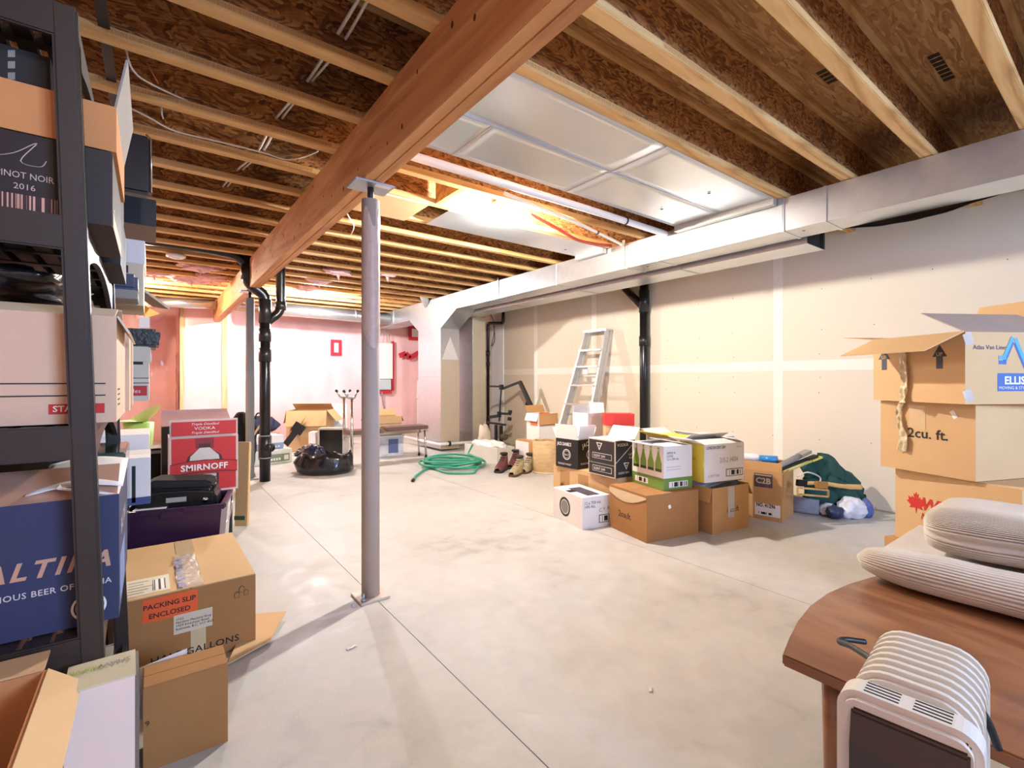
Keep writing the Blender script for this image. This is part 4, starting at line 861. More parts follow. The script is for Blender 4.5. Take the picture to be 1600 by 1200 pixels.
flap(r, D, 'L', 0.20, -24, CB3, 'flap'); flap(r, D, 'F', 0.22, 152, M('flap_grey', '#C2A994', 0.85), 'flap'); flap(r, D, 'R', 0.2, 60, CB3, 'flap')
for u in (0.14, 0.76):
    s = 0.026
    poly(r, D, 'L', [(-s * .55, 0), (s * .55, 0), (s * .55, s * 2), (s * 1.25, s * 2), (0, s * 4), (-s * 1.25, s * 2), (-s * .55, s * 2)], D[1] * u, D[2] * 0.50, M('arrow_ink', '#3E424C', 0.6), 'up_arrow')
    letters(r, D, 'L', 'UP', D[1] * u, D[2] * 0.50 + s * 2.1, 0.024, CB3, align='CENTER', eps=0.002)
BLU = M('van_blue', '#4A6CA8', 0.6, var=0.05); TEAL = M('van_teal', '#5FA8C4', 0.6, var=0.05)
letters(r, D, 'F', 'Atlas Van Lines', 0.035, D[2] * 0.76, 0.026, M('van_navy', '#3D4868', 0.6))
zz = [(0.07, 0.0), (0.10, 0.0), (0.14, 0.085), (0.19, -0.02), (0.23, -0.045), (0.36, -0.045)]
for dv, mt in ((0.0, BLU), (0.020, TEAL)):
    for (x0, y0), (x1, y1) in zip(zz[:-1], zz[1:]):
        l = math.hypot(x1 - x0, y1 - y0); patch(r, D, 'F', x0 + 0.085, D[2] * 0.62 + y0 + dv - 0.02, l + 0.006, 0.016, mt, 'zigzag', 0.0010 + dv * 0.03, rot=math.atan2(y1 - y0, x1 - x0))
patch(r, D, 'F', 0.15, D[2] * 0.18, 0.30, 0.075, BLU, 'name_panel'); letters(r, D, 'F', 'ELLIS', 0.18, D[2] * 0.18 + 0.030, 0.045, WINK, bold=0.03, eps=0.002); letters(r, D, 'F', 'MOVING & STORAGE', 0.155, D[2] * 0.18 + 0.008, 0.018, WINK, eps=0.002)
def drip(u, v, D=D): return (-0.014 - 0.012 * noise.noise(Vector((u * 3, v * 7, 5))), D[1] * (0.64 + 0.01 * math.sin(v * 8)) - u * 0.035, D[2] * 0.86 - v * D[2] * 0.88)
MB().grid(drip, 5, 26).build('hanging_tape', MATS['dangling_tape'], r)
patch(r, D, 'L', D[1] * 0.40, D[2] * 0.76, 0.09, 0.055, TAPEW, 'tape_wad', 0.003)
MB().box(-0.003, D[0] * 0.9, -0.003, D[1] + 0.001, 0.0, 0.012).build('bottom_tape', TAPE, r) if False else None
for v in (0.02, 0.80): patch(r, D, 'F', 0.004, D[2] * v, 0.04, 0.05, TAPEW, 'corner_tape', rot=0.35)

# ================================================================== TABLE, CUSHIONS, OIL HEATER
TZ = 0.42
ct = thing('coffee_table', 'reddish brown wooden coffee table with bowed edge and round legs', 'table', (0, 0, 0))
edge = [(1.25, 0.55)] + [(1.25 + 0.87 * t, 0.55 + 0.075 * math.sin(math.pi * t)) for t in (0.12, 0.25, 0.4, 0.55, 0.7, 0.85)] + [(2.12, 0.55), (2.12, -1.05), (1.25, -1.05)]
MB().prism(edge, TZ - 0.028, TZ).build('top', 'teak', ct, 0.004)
for x, y in ((1.335, 0.47), (2.05, 0.47), (1.335, -0.97), (2.05, -0.97)):
    MB().tube([(x, y, 0), (x, y, TZ - 0.028)], [0.016, 0.024], 14).build('leg', 'teak', ct)
MB().box(1.34, 2.05, 0.455, 0.475, TZ - 0.075, TZ - 0.029).build('apron', 'teak', ct); MB().box(1.34, 2.05, -0.98, -0.96, TZ - 0.075, TZ - 0.029).build('apron', 'teak', ct)
def ribbed(W_, Ln, h, ribs, p, endp, groove, endmin, c=(0, 0, 0), seed=0.0):
    def fn(u, v):
        a = 2 * math.pi * u; s = (v - 0.5) * 2; e = (1 - abs(s) ** endp) ** 0.5
        ca, sa = math.cos(a), math.sin(a)
        rr = 1 - groove * (1 - abs(math.sin(a * ribs / 2))) ** 2
        x = math.copysign(abs(ca) ** p, ca) * W_ * rr * (endmin + (1 - endmin) * e); z = math.copysign(abs(sa) ** p, sa) * h / 2 * rr * (endmin + (1 - endmin) * e)
        dent = 0.006 * noise.noise(Vector((x * 6 + seed, s * 4, z * 6)))
        return (c[0] + x + dent, c[1] + s * Ln, c[2] + z + h / 2 + dent)
    return MB().grid(fn, ribs * 6, 64)
sc1 = thing('sofa_cushion', 'long corduroy seat cushion with rolled front edge lying on the wooden table', 'cushion', (2.2, -0.065, TZ))
ribbed(0.085, 0.685, 0.118, 38, 0.85, 9, 0.07, 0.15, (-0.215, 0, 0.003)).build('front_roll', CORD, sc1)
MB().box(-0.20, 0.30, -0.66, 0.655, 0.004, 0.098).build('seat_panel', CORDW, sc1, 0.03)
sc2 = thing('sofa_cushion', 'plump corduroy back cushion resting on top of the seat cushion', 'cushion', (2.26, -0.14, TZ + 0.108))
ribbed(0.235, 0.61, 0.145, 84, 0.5, 16, 0.045, 0.62, seed=3.0).build('cover', CORD, sc2)
HM = M('heater_enamel', '#E2DCD0', 0.35, var=0.03, coat=0.2); HB = M('heater_panel', '#33291F', 0.3, var=0.15, coat=0.4)
ht = thing('oil_heater', 'cream finned oil heater with dark control panel beside the table', 'heater', (0.855, 0.213, 0), math.radians(6))
hx0, hx1, hy0, hy1, hz = 0.0, 0.275, -0.078, 0.078, 0.635
def finprof(w, z1, z0=0.09, rr=0.05):
    p = []
    for cx, cz, a0 in ((w - rr, z1 - rr, 0), (rr, z1 - rr, 90), (rr, z0 + rr, 180), (w - rr, z0 + rr, 270)):
        p += [(cx + rr * math.cos(math.radians(a0 + q)), cz + rr * math.sin(math.radians(a0 + q))) for q in range(0, 91, 15)]
    return p
nf = 8
for k in range(nf):
    x = hx0 + 0.082 + k * (hx1 - hx0 - 0.095) / (nf - 1)
    MB().prism(finprof(hy1 - hy0, hz), -0.0125, 0.0125, lambda y, z, q: (x + q, hy0 + y, z)).build('fin', HM, ht, 0.008)
MB().box(hx0 + 0.05, hx1 - 0.01, hy0 + 0.05, hy1 - 0.05, 0.14, hz - 0.03).build('core', HM, ht)
hs = MB().prism(finprof(hy1 - hy0 + 0.01, hz - 0.01, 0.09, 0.03), -0.03, 0.03, lambda y, z, q: (hx0 + 0.035 + q, hy0 - 0.005 + y, z)).build('end_housing', HM, ht, 0.010)
for s in (0, 1):
    for k in range(4): MB().box(hx0 + 0.022 + k * 0.009, hx0 + 0.025 + k * 0.009, -0.050 + s * 0.058, -0.008 + s * 0.058, hz - 0.0105, hz - 0.0095).build('vent_slot', INK, hs)
MB().prism([(0.0, 0.30), (0.0, 0.555), (0.012, 0.600), (0.03, 0.614), (0.03, 0.30)], hy0 + 0.008, hy1 - 0.016, lambda x, z, q: (hx0 - 0.012 + x, q, z)).build('control_panel', HB, ht, 0.003)
MB().box(hx0 - 0.0145, hx0 - 0.011, hy0 + 0.07, hy1 - 0.06, 0.530, 0.536).build('panel_slot', M('slot_grey', '#6B6258', 0.3), ht)
MB().cyl((hx0 - 0.03, (hy0 + hy1) / 2, 0.40), (hx0 - 0.01, (hy0 + hy1) / 2, 0.40), 0.028, 20).build('dial', HB, ht)
for x in (hx0 + 0.06, hx1 - 0.05):
    MB().box(x - 0.015, x + 0.015, hy0 - 0.03, hy1 + 0.03, 0.06, 0.09).build('foot_bar', INK, ht, 0.003)
    for y in (hy0 - 0.02, hy1 + 0.02): MB().cyl((x, y - 0.012, 0.03), (x, y + 0.012, 0.03), 0.03, 16).build('castor', INK, ht)
cord = [at(1398, 1050, 0.80), at(1370, 1035, 0.84), at(1330, 1010, 0.93), at(1312, 1003, 0.98), at(1320, 999, 1.0), at(1352, 1003, 1.0)]
hinv = (Matrix.Translation(ht.location) @ Matrix.Rotation(math.radians(6), 4, 'Z')).inverted()
MB().tube(smoothpath([hinv @ p for p in cord], 6), 0.0055, 10).build('power_cord', BLACKC, ht)
MB().tube(smoothpath([hinv @ p for p in (at(1529, 1105, 0.74), at(1545, 1130, 0.74), at(1560, 1170, 0.74))], 5), 0.0055, 10).build('power_cord', BLACKC, ht)
# scraps on the open floor
for (px, py, l, ang, lab) in ((549, 1013, 0.045, 0.2, 'small curled white scrap lying on the open floor'), (552, 947, 0.03, 1.3, 'white scrap in the shadow beside the post base'), (1017, 1079, 0.025, 0.6, 'tiny white crumb on the floor left of the table')):
    p = onz(px, py, 0); mb = MB().grid(lambda u, v: (p.x + (u - .5) * l * math.cos(ang) - (v - .5) * 0.012 * math.sin(ang), p.y + (u - .5) * l * math.sin(ang) + (v - .5) * 0.012 * math.cos(ang), 0.002 + 0.004 * abs(math.sin(u * 6))), 8, 2)
    o = mb.build('paper_scrap', KW, None); o.modifiers.new('thickness', 'SOLIDIFY').thickness = 0.001; tag(o, lab, 'scrap')

# ================================================================== ALONG THE RIGHT WALL, FURTHER BACK
# aluminium step ladder folded against the drywall
ld = thing('step_ladder', 'folded aluminium step ladder leaning on the drywall', 'ladder', (0, 0, 0))
tL, tR = Vector((4.78, 4.665, 1.75)), Vector((4.78, 4.29, 1.75)); bL, bR = Vector((4.30, 4.86, 0.0)), Vector((4.30, 4.28, 0.0))
off = Vector((0.075, 0, 0.02))
for a, b in ((bL, tL), (bR, tR)):
    MB().bar(a, b, 0.028, 0.075, up=(1, 0, 0.3)).build('front_rail', ALU, ld, 0.003)
    MB().bar(a + off, b + off - Vector((0, 0, 0.02)), 0.024, 0.045, up=(1, 0, 0.3)).build('rear_rail', ALU, ld, 0.003)
for z in (0.22, 0.50, 0.78, 1.03, 1.28, 1.50):
    t = z / 1.75; p, q = bL.lerp(tL, t), bR.lerp(tR, t)
    MB().bar(p + Vector((-0.02, 0, 0)), q + Vector((-0.02, 0, 0)), 0.085, 0.022, up=(0, 0, 1)).build('step', ALU, ld, 0.003)
MB().bar(tL + Vector((0.02, 0.02, 0.012)), tR + Vector((0.02, -0.02, 0.012)), 0.13, 0.026).build('top_cap', ALU, ld, 0.004)
for z in (0.62, 1.14):
    t = z / 1.75; MB().bar(bL.lerp(tL, t) + off, bR.lerp(tR, t) + off, 0.02, 0.02).build('rear_brace', ALU, ld)
MB().bar(bL.lerp(tL, .70) + Vector((0.02, -0.12, 0)), bL.lerp(tL, .70) + Vector((0.02, -0.2, 0)), 0.02, 0.09).build('warning_sticker', KW, ld)
for k in (0, 1):
    c = (bL if k == 0 else bR); MB().box(c.x - 0.03, c.x + 0.03, c.y - 0.025, c.y + 0.025, 0, 0.03).build('foot', INK, ld)
# black bicycle rack
br = thing('bike_rack', 'black folding bicycle rack with clamps standing near the gooseneck pipe', 'rack', (0, 0, 0))
def Q(px, py, d=7.5): return at(px, py, d)
def rbar(a, b, w, nm): MB().bar(a, b, w, w).build(nm, INK, br, 0.004)
rbar(Q(812, 596), Q(842, 660, 7.25), 0.055, 'arm'); rbar(Q(812, 597), Q(786, 607), 0.04, 'arm'); rbar(Q(786, 604), Q(764, 603.5), 0.028, 'cross_bar')
rbar(Q(783.5, 601), Q(783.5, 609), 0.055, 'clamp'); rbar(Q(783, 609), Q(780, 658), 0.02, 'upright'); rbar(Q(780, 643), Q(780, 652), 0.05, 'clamp')
rbar(Q(781, 646), Q(799, 647), 0.035, 'cradle_bar'); rbar(Q(763, 652), Q(778, 650), 0.045, 'cradle_bar'); rbar(Q(760, 660), Q(791, 664), 0.03, 'cross_bar')
rbar(Q(775, 664), Q(775, 702), 0.04, 'leg'); rbar(Q(783, 665), Q(783, 701), 0.045, 'leg'); rbar(Q(765, 701.8), Q(797, 701.8), 0.04, 'base_bar')
for (x, y) in ((797, 643), (796, 654), (824, 630), (829, 644)):
    MB().tube([Q(x - 3, y), Q(x + 3, y + 1)], 0.028, 10).build('knob', INK, br)
MB().blob(Q(787, 683, 7.3), (0.07, 0.05, 0.05), 5, 0.3, 2, 3).build('strap_roll', M('strap_olive', '#4C4A32', 0.8), br)
# open white carton with orange label on the brown carton
dpx = 6.0
def floorfit(px_l, px_n, px_r, d_n, z0, h, w=None, dd=None, yaw=None):
    N = at(px_n, 600, d_n); a = yaw if yaw is not None else math.radians(-20)
    return (Vector((N.x, N.y, z0)), a, w, dd, h)
r, D = carton('brown_carton', 'low brown carton with white side under the orange labelled box', 'carton', (Vector((3.78, 4.60, 0)), 0.0, 0.42, 0.36, 0.33), CB, 'closed')
patch(r, D, 'L', 0.0, 0.02, D[1] * 0.75, D[2] - 0.03, KW, 'white_side')
r, D = carton('open_carton', 'open white carton with orange label stacked on the low brown carton', 'carton', (Vector((3.89, 4.62, 0.336)), 0.0, 0.31, 0.25, 0.34), KW, 'open', flaps=(('F', 0.14, -82, CB), ('B', 0.10, 70, CB), ('L', 0.10, -70, KW)))
patch(r, D, 'F', 0.0, D[2] * 0.56, D[0], D[2] * 0.42, CB, 'folded_flap', 0.009)
patch(r, D, 'L', D[1] * 0.35, D[2] * 0.55, D[1] * 0.55, D[2] * 0.30, M('orange_print', '#EE7B4C', 0.6), 'orange_label', 0.006)
patch(r, D, 'L', D[1] * 0.40, D[2] * 0.69, D[1] * 0.45, 0.008, WINK, 'label_rule', 0.009)
ob = thing('orange_box', 'small orange tool box sticking up inside the open white carton', 'box', (4.13, 4.80, 0.60), 0.0)
MB().box(-0.055, 0.055, -0.03, 0.03, -0.14, 0.0).build('body', M('dark_slot', '#3A2018', 0.6), ob); MB().box(-0.058, 0.058, -0.033, 0.033, 0.0, 0.075).build('lid', M('orange_lid', '#E8743C', 0.5), ob, 0.003)
# woven pail
q = onz(854, 741, 0); q += Vector((0.6, 0.8, 0)) * 0.14
pl = thing('woven_pail', 'round woven straw pail with printed wrap beside the whiskey case', 'pail', q)
MB().lathe([(0.145, 0), (0.155, 0.02), (0.158, 0.38), (0.152, 0.385), (0.150, 0.37), (0.146, 0.03), (0.0, 0.02)], 28).build('body', M('straw', '#CDB084', 0.8, var=0.35, scale=12, stretch=(1, 1, 3), bump=0.4, bscale=40), pl)
for k in range(7):
    a = k * 0.9; MB().tube(smoothpath([(0.150 * math.cos(a + t * 0.5), 0.150 * math.sin(a + t * 0.5), 0.374 + 0.02 * math.sin(t * 3 + k)) for t in (0, 1, 2)], 4), 0.004, 6).build('straw_strand', M('straw_strand', '#E0CBA0', 0.8), pl)
MB().lathe([(0.157, 0.0), (0.162, 0.004), (0.162, 0.016), (0.157, 0.02)], 28).build('base_ring', M('straw_strand', '#E0CBA0', 0.8), pl)
# boots
def boot(label, px, py, rz, m1, m2, m3):
    t = thing('hiking_boot', label, 'boot', onz(px, py, 0) + Vector((0.6, 0.8, 0)) * 0.05, rz)
    secs = [(-0.13, 0.036, 0.20), (-0.11, 0.045, 0.205), (-0.06, 0.046, 0.19), (-0.02, 0.046, 0.15), (0.04, 0.05, 0.115), (0.10, 0.052, 0.09), (0.14, 0.046, 0.075), (0.165, 0.03, 0.055)]
    def fn(u, v):
        i = u * (len(secs) - 1); k = min(len(secs) - 2, int(i)); f_ = i - k; x, w, h = [secs[k][j] * (1 - f_) + secs[k + 1][j] * f_ for j in range(3)]
        a = math.pi * v; p = 0.65; n = 0.006 * noise.noise(Vector((x * 30, v * 6, px)))
        return (x, math.copysign(abs(math.cos(a)) ** p, math.cos(a)) * w + n, 0.02 + abs(math.sin(a)) ** p * (h - 0.02) + n)
    MB().grid(fn, 24, 16).build('upper', m1, t)
    sole = [(x, w * 1.1) for x, w, h in secs] + [(x, -w * 1.1) for x, w, h in secs[::-1]]
    MB().prism(sole, 0, 0.028).build('sole', m3, t, 0.004)
    MB().lathe([(0.046, 0), (0.050, 0.012), (0.046, 0.024)], 16, (-0.075, 0, 0.188)).build('collar', m2, t)
    for k in range(4): MB().tube([(-0.02 + k * 0.028, -0.03, 0.158 - k * 0.021), (-0.02 + k * 0.028, 0.03, 0.158 - k * 0.021)], 0.004, 6).build('lace', m2, t)
    return t
MAR = M('maroon_leather', '#6B3A3C', 0.45, var=0.25, scale=20); CAM = M('camo_cloth', '#A89A78', 0.7, var=0.7, scale=26); SOLE = M('boot_sole', '#2A2A2E', 0.7)
boot('maroon leather hiking boot on the floor beside the camouflage boots', 784, 737, math.radians(215), MAR, INK, SOLE)
boot('maroon leather boot half hidden behind its mate', 803, 731, math.radians(218), MAR, INK, SOLE)
boot('camouflage hiking boot in front of the straw pail', 808, 743, math.radians(210), CAM, M('lace_dark', '#3A3226', 0.8), M('sole_brown', '#5A4634', 0.7))
boot('camouflage boot tucked against the straw pail', 825, 738, math.radians(212), CAM, M('lace_dark', '#3A3226', 0.8), M('sole_brown', '#5A4634', 0.7))
# white box with crumpled plastic
r, D = carton('foam_box', 'low white open box filled with crumpled white plastic', 'box', (onz(777, 725, 0), math.radians(4), 0.30, 0.74, 0.20), M('foam_white', '#DAD6CE', 0.7), 'open')
MB().blob((D[0] / 2, D[1] / 2, D[2] - 0.01), (D[0] * 0.46, D[1] * 0.46, 0.085), 3, 0.28, 2.2, 4, crease=True).build('crumpled_plastic', M('white_film', '#F0EEEA', 0.3, coat=0.3), r)
bag_ = MB().blob((4.02, 6.05, 0.19), (0.10, 0.10, 0.24), 9, 0.4, 2.4, 3, flat=0.0, crease=True).build('paper_bag', M('kraft_white', '#D8C8B4', 0.6, var=0.15), None); tag(bag_, 'crumpled pale paper bag poking up behind the foam box', 'bag')
# green hose coil
HS = M('hose_green', '#3FA080', 0.4, var=0.12)
hc = onz(707, 728, 0); pts = []
for k in range(7 * 24):
    a = 2 * math.pi * k / 24; ring_ = k / 24
    rx = 0.36 - 0.02 * math.sin(ring_ * 2.3); ry = 0.30 + 0.03 * math.cos(ring_ * 1.7)
    ox, oy = 0.05 * math.sin(ring_ * 2.9), 0.05 * math.cos(ring_ * 2.1)
    z = 0.014 + 0.022 * (ring_ % 4) * 0.8 + 0.012 * (1 + math.sin(a * 2 + ring_ * 1.3))
    e1, e2 = Vector((0.8, -0.6, 0)), Vector((0.6, 0.8, 0)); pts.append(hc + e1 * (ox + rx * math.cos(a)) + e2 * (oy + ry * math.sin(a)) + Vector((0, 0, z)))
tail = [hc + Vector((0.8, -0.6, 0)) * 0.2 + Vector((0, 0, 0.16)), hc + Vector((0.8, -0.6, 0)) * 0.24 + Vector((0.12, 0.16, 0.24))]
start = [onz(646, 752, 0) + Vector((0, 0, 0.016)), onz(652, 744, 0) + Vector((0, 0, 0.016)), onz(672, 733, 0) + Vector((0, 0, 0.016)), onz(700, 741, 0) + Vector((0, 0, 0.016)), onz(740, 741, 0) + Vector((0, 0, 0.016))]
gh = thing('garden_hose', 'green garden hose coiled on the floor near the foam box', 'hose', (0, 0, 0))
MB().tube(smoothpath(start, 5) + pts + [tail[0], tail[1]], 0.0135, 8).build('hose', HS, gh)
MB().tube([start[0], start[0] + (start[0] - start[1]).normalized() * 0.05], 0.019, 10).build('coupling', INK, gh)

# ================================================================== BACK OF THE ROOM
# weight bench
wbn = thing('weight_bench', 'padded weight bench with two chrome uprights near the far wall', 'bench', (0, 0, 0))
PAD = M('pad_brown', '#6E5148', 0.5, var=0.15); bz = 0.42; by = 6.30
MB().box(2.02, 2.50, by - 0.13, by + 0.13, bz - 0.03, bz + 0.025).build('pad', PAD, wbn, 0.012); MB().box(2.53, 3.15, by - 0.13, by + 0.13, bz - 0.015, bz + 0.04).build('pad', PAD, wbn, 0.012)
MB().bar((1.98, by, bz - 0.05), (3.2, by, bz - 0.05), 0.04, 0.04).build('frame_rail', CHROME, wbn)
for y in (by - 0.14, by + 0.17):
    MB().tube([(2.05, y, 0), (2.05, y, 0.86)], 0.020, 12).build('upright', CHROME, wbn)
    hk = MB().tube(arc([(1.95, y - 0.03, 0.95), (2.00, y, 0.87), (2.08, y, 0.86), (2.13, y + 0.03, 0.95)], 0.03), 0.014, 10).build('bar_hook', CHROME, wbn)
    for q in ((1.95, y - 0.03, 0.95), (2.13, y + 0.03, 0.95)): MB().cyl(q, (q[0] + (0.018 if q[0] > 2.05 else -0.018), q[1], q[2] + 0.02), 0.018, 10).build('rubber_cap', INK, hk)
for y in (by - 0.10, by + 0.12):
    l = MB().tube([(3.10, y, bz - 0.03), (3.12, y, 0)], 0.014, 10).build('leg', CHROME, wbn); MB().cyl((3.12, y, 0), (3.12, y, 0.03), 0.018, 10).build('rubber_foot', INK, l)
MB().bar((3.11, by - 0.10, 0.20), (3.11, by + 0.12, 0.20), 0.014).build('stretcher', CHROME, wbn); MB().bar((2.05, by - 0.14, 0.02), (2.05, by + 0.17, 0.02), 0.035).build('foot_bar', CHROME, wbn)
tt = thing('storage_tote', 'clear plastic tote with mixed contents under the weight bench', 'bin', (2.42, 6.62, 0), math.radians(-8))
MB().box(0, 0.52, 0, 0.36, 0.0, 0.28).build('body', M('tote_clear', '#D3D4D8', 0.25, var=0.6, scale=9), tt, 0.01); MB().box(-0.01, 0.53, -0.01, 0.37, 0.28, 0.305).build('lid', KW, tt, 0.005)
MB().box(0.30, 0.44, -0.003, 0.0, 0.05, 0.25).build('blue_contents', M('tote_blue', '#5A6390', 0.5), tt); MB().box(0.04, 0.12, -0.003, 0.0, 0.05, 0.2).build('dark_contents', M('tote_dark', '#6A6660', 0.5), tt)
carton('open_carton', 'open tan carton stacked on the clear tote behind the bench', 'carton', (Vector((2.44, 6.63, 0.307)), math.radians(-8), 0.48, 0.32, 0.27), CB3, 'open', flaps=(('F', 0.1, -80), ('B', 0.10, 60), ('L', 0.08, -60), ('R', 0.08, -70)))
# big carton, whiteboard, monitor
N = at(447, 600, 7.35)
r, D = carton('storage_carton', 'large brown carton with black tie hanging over its side', 'carton', (Vector((N.x, N.y, 0)), math.radians(-30), 0.60, 0.45, 0.63), CB3, 'open', flaps=(('F', 0.24, -80), ('B', 0.2, 150), ('L', 0.2, -78), ('R', 0.22, -50)))
patch(r, D, 'F', D[0] * 0.10, D[2] * 0.42, 0.06, 0.08, M('red_stamp', '#D06A52', 0.6), 'red_stamp', 0.006)
MB().bar((D[0] * 0.02, -0.055, 0.12), (D[0] * 0.28, -0.06, D[2] * 0.52), 0.02, 0.09).build('black_tie', BLACKF, r); MB().bar((D[0] * 0.26, -0.062, D[2] * 0.48), (D[0] * 0.40, -0.064, D[2] * 0.68), 0.02, 0.17).build('black_tie', BLACKF, r)
MB().tube([(D[0] * 0.40, -0.065, D[2] * 0.68), (D[0] * 0.52, -0.06, D[2] * 0.9)], 0.012, 6).build('rope', M('rope', '#C9A56A', 0.8), r)
A = at(504, 600, 7.9)
wt = thing('whiteboard', 'white framed panel leaning behind the large brown carton', 'whiteboard', (A.x, A.y, 0), math.radians(-32)); wt.rotation_euler = (math.radians(-4), 0, math.radians(-32))
MB().box(0, 0.38, 0, 0.03, 0.0, 0.71).build('board', KW, wt, 0.003); MB().box(0.02, 0.36, -0.004, 0, 0.03, 0.68).build('face', M('board_face', '#E4F0F2', 0.35), wt)
A = at(495, 600, 6.95)
mn = thing('old_monitor', 'silver edged black monitor standing behind the black bag', 'monitor', (A.x, A.y, 0), math.radians(-33))
MB().box(0, 0.40, 0.03, 0.22, 0.0, 0.40).build('housing', M('monitor_grey', '#B9B6AE', 0.4), mn, 0.006); MB().box(0.03, 0.40, 0.025, 0.03, 0.02, 0.375).build('screen', M('screen_black', '#17171A', 0.2), mn)
A = at(482, 600, 7.05); sbx = carton('small_box', 'small white box wedged left of the black monitor', 'box', (Vector((A.x, A.y, 0)), math.radians(-33), 0.10, 0.18, 0.33), KW, 'closed')
# black garbage bag, open
gb = thing('garbage_bag', 'open black plastic garbage bag slumped on the floor', 'bag', onz(503, 741, 0) + Vector((0.6, 0.8, 0)) * 0.12, -0.64)
def bagf(p, amp=0.05):
    n = noise.fractal(Vector((p.x * 4, p.y * 4, p.z * 5)), 1, 2, 4); m = abs(noise.noise(Vector((p.x * 9 + 3, p.y * 9, p.z * 7))))
    return Vector((p.x * 1.18 * (1 + amp * 2.4 * n) , p.y * 0.92 * (1 + amp * 2.4 * n), max(0.0, p.z * (1 + 0.25 * n) - 0.03 * m)))
MB().lathe([(0.02, 0), (0.24, 0.0), (0.285, 0.05), (0.29, 0.12), (0.265, 0.19), (0.23, 0.235), (0.20, 0.225), (0.185, 0.16), (0.17, 0.10), (0.0, 0.085)], 64, f=bagf).build('bag', BAGP, gb)
MB().blob((-0.22, 0.12, 0.19), (0.17, 0.12, 0.12), 21, 0.4, 2.5, 4, crease=True).build('gathered_end', M('bag_blue_sheen', '#20263C', 0.22, var=0.4, coat=0.4), gb)
MB().blob((0.02, -0.02, 0.11), (0.15, 0.12, 0.06), 22, 0.3, 2.2, 3).build('contents', M('bag_contents', '#5C6280', 0.6, var=0.5, scale=12), gb)
# white machine with a box on top, blue bag
A = onz(457, 722, 0); B_ = onz(386, 731, 0); v = A - B_
pm = thing('desktop_printer', 'beige office machine on the floor behind the drain stack', 'machine', B_, math.atan2(v.y, v.x))
Lm = v.length
MB().box(0, Lm, 0, 0.40, 0, 0.19).build('housing', M('machine_beige', '#D8DAD2', 0.45), pm, 0.012); MB().box(Lm * 0.45, Lm * 0.93, -0.004, 0.0, 0.03, 0.13).build('control_panel', M('machine_green', '#7E8C74', 0.5), pm)
MB().box(Lm * 0.80, Lm * 0.90, -0.008, -0.004, 0.05, 0.11).build('button', M('machine_beige', '#D8DAD2', 0.45), pm)
for k in range(4): MB().box(Lm * (0.50 + 0.06 * k), Lm * (0.54 + 0.06 * k), -0.008, -0.004, 0.05, 0.08).build('key', KW, pm)
r, D = carton('paper_box', 'white and blue box sitting on the beige office machine', 'box', (B_ + Vector((0, 0, 0.195)) + v.normalized() * 0.02 + Vector((-0.02, 0.06, 0)), math.atan2(v.y, v.x), Lm * 0.82, 0.30, 0.17), KW, 'closed')
patch(r, D, 'F', 0, 0.0, D[0], D[2] * 0.45, M('box_blue', '#8E9AC2', 0.6), 'blue_band')
for k in range(5): patch(r, D, 'F', D[0] * (0.48 + 0.09 * k), 0.02, D[0] * 0.05, 0.018, WINK, 'small_print', 0.002)
A = at(400, 600, 8.0)
carton('low_carton', 'low brown carton under the navy sports bag', 'carton', (Vector((A.x - 0.35, A.y + 0.1, 0)), math.radians(-30), 0.62, 0.4, 0.18), CB, 'closed')
sb = thing('sports_bag', 'navy sports bag with handles on a low carton by the far wall', 'bag', (A.x - 0.03, A.y + 0.12, 0.186), math.radians(-30))
MB().blob((0, 0.1, 0.15), (0.38, 0.17, 0.16), 31, 0.16, 1.8, 4, flat=0.0).build('body', M('navy_cloth', '#232C4A', 0.7, var=0.3), sb)
for x in (-0.08, 0.14): MB().tube(arc([(x - 0.1, 0.0, 0.26), (x - 0.08, 0.0, 0.36), (x + 0.08, 0, 0.36), (x + 0.1, 0, 0.26)], 0.05), 0.012, 8).build('handle', BLACKF, sb)
bp2 = thing('backpack', 'black backpack slumped behind the red vodka carton', 'bag', at(378, 690, 5.7) * Vector((1, 1, 0)) if False else (at(378, 690, 5.6).x, at(378, 690, 5.6).y, 0))
MB().blob((0, 0, 0.36), (0.16, 0.14, 0.36), 33, 0.2, 1.8, 4, flat=0.0).build('body', BLACKF, bp2); MB().bar((0.10, -0.10, 0.45), (0.22, -0.14, 0.66), 0.03, 0.02).build('strap', M('strap_tan', '#C9B48E', 0.7), bp2)

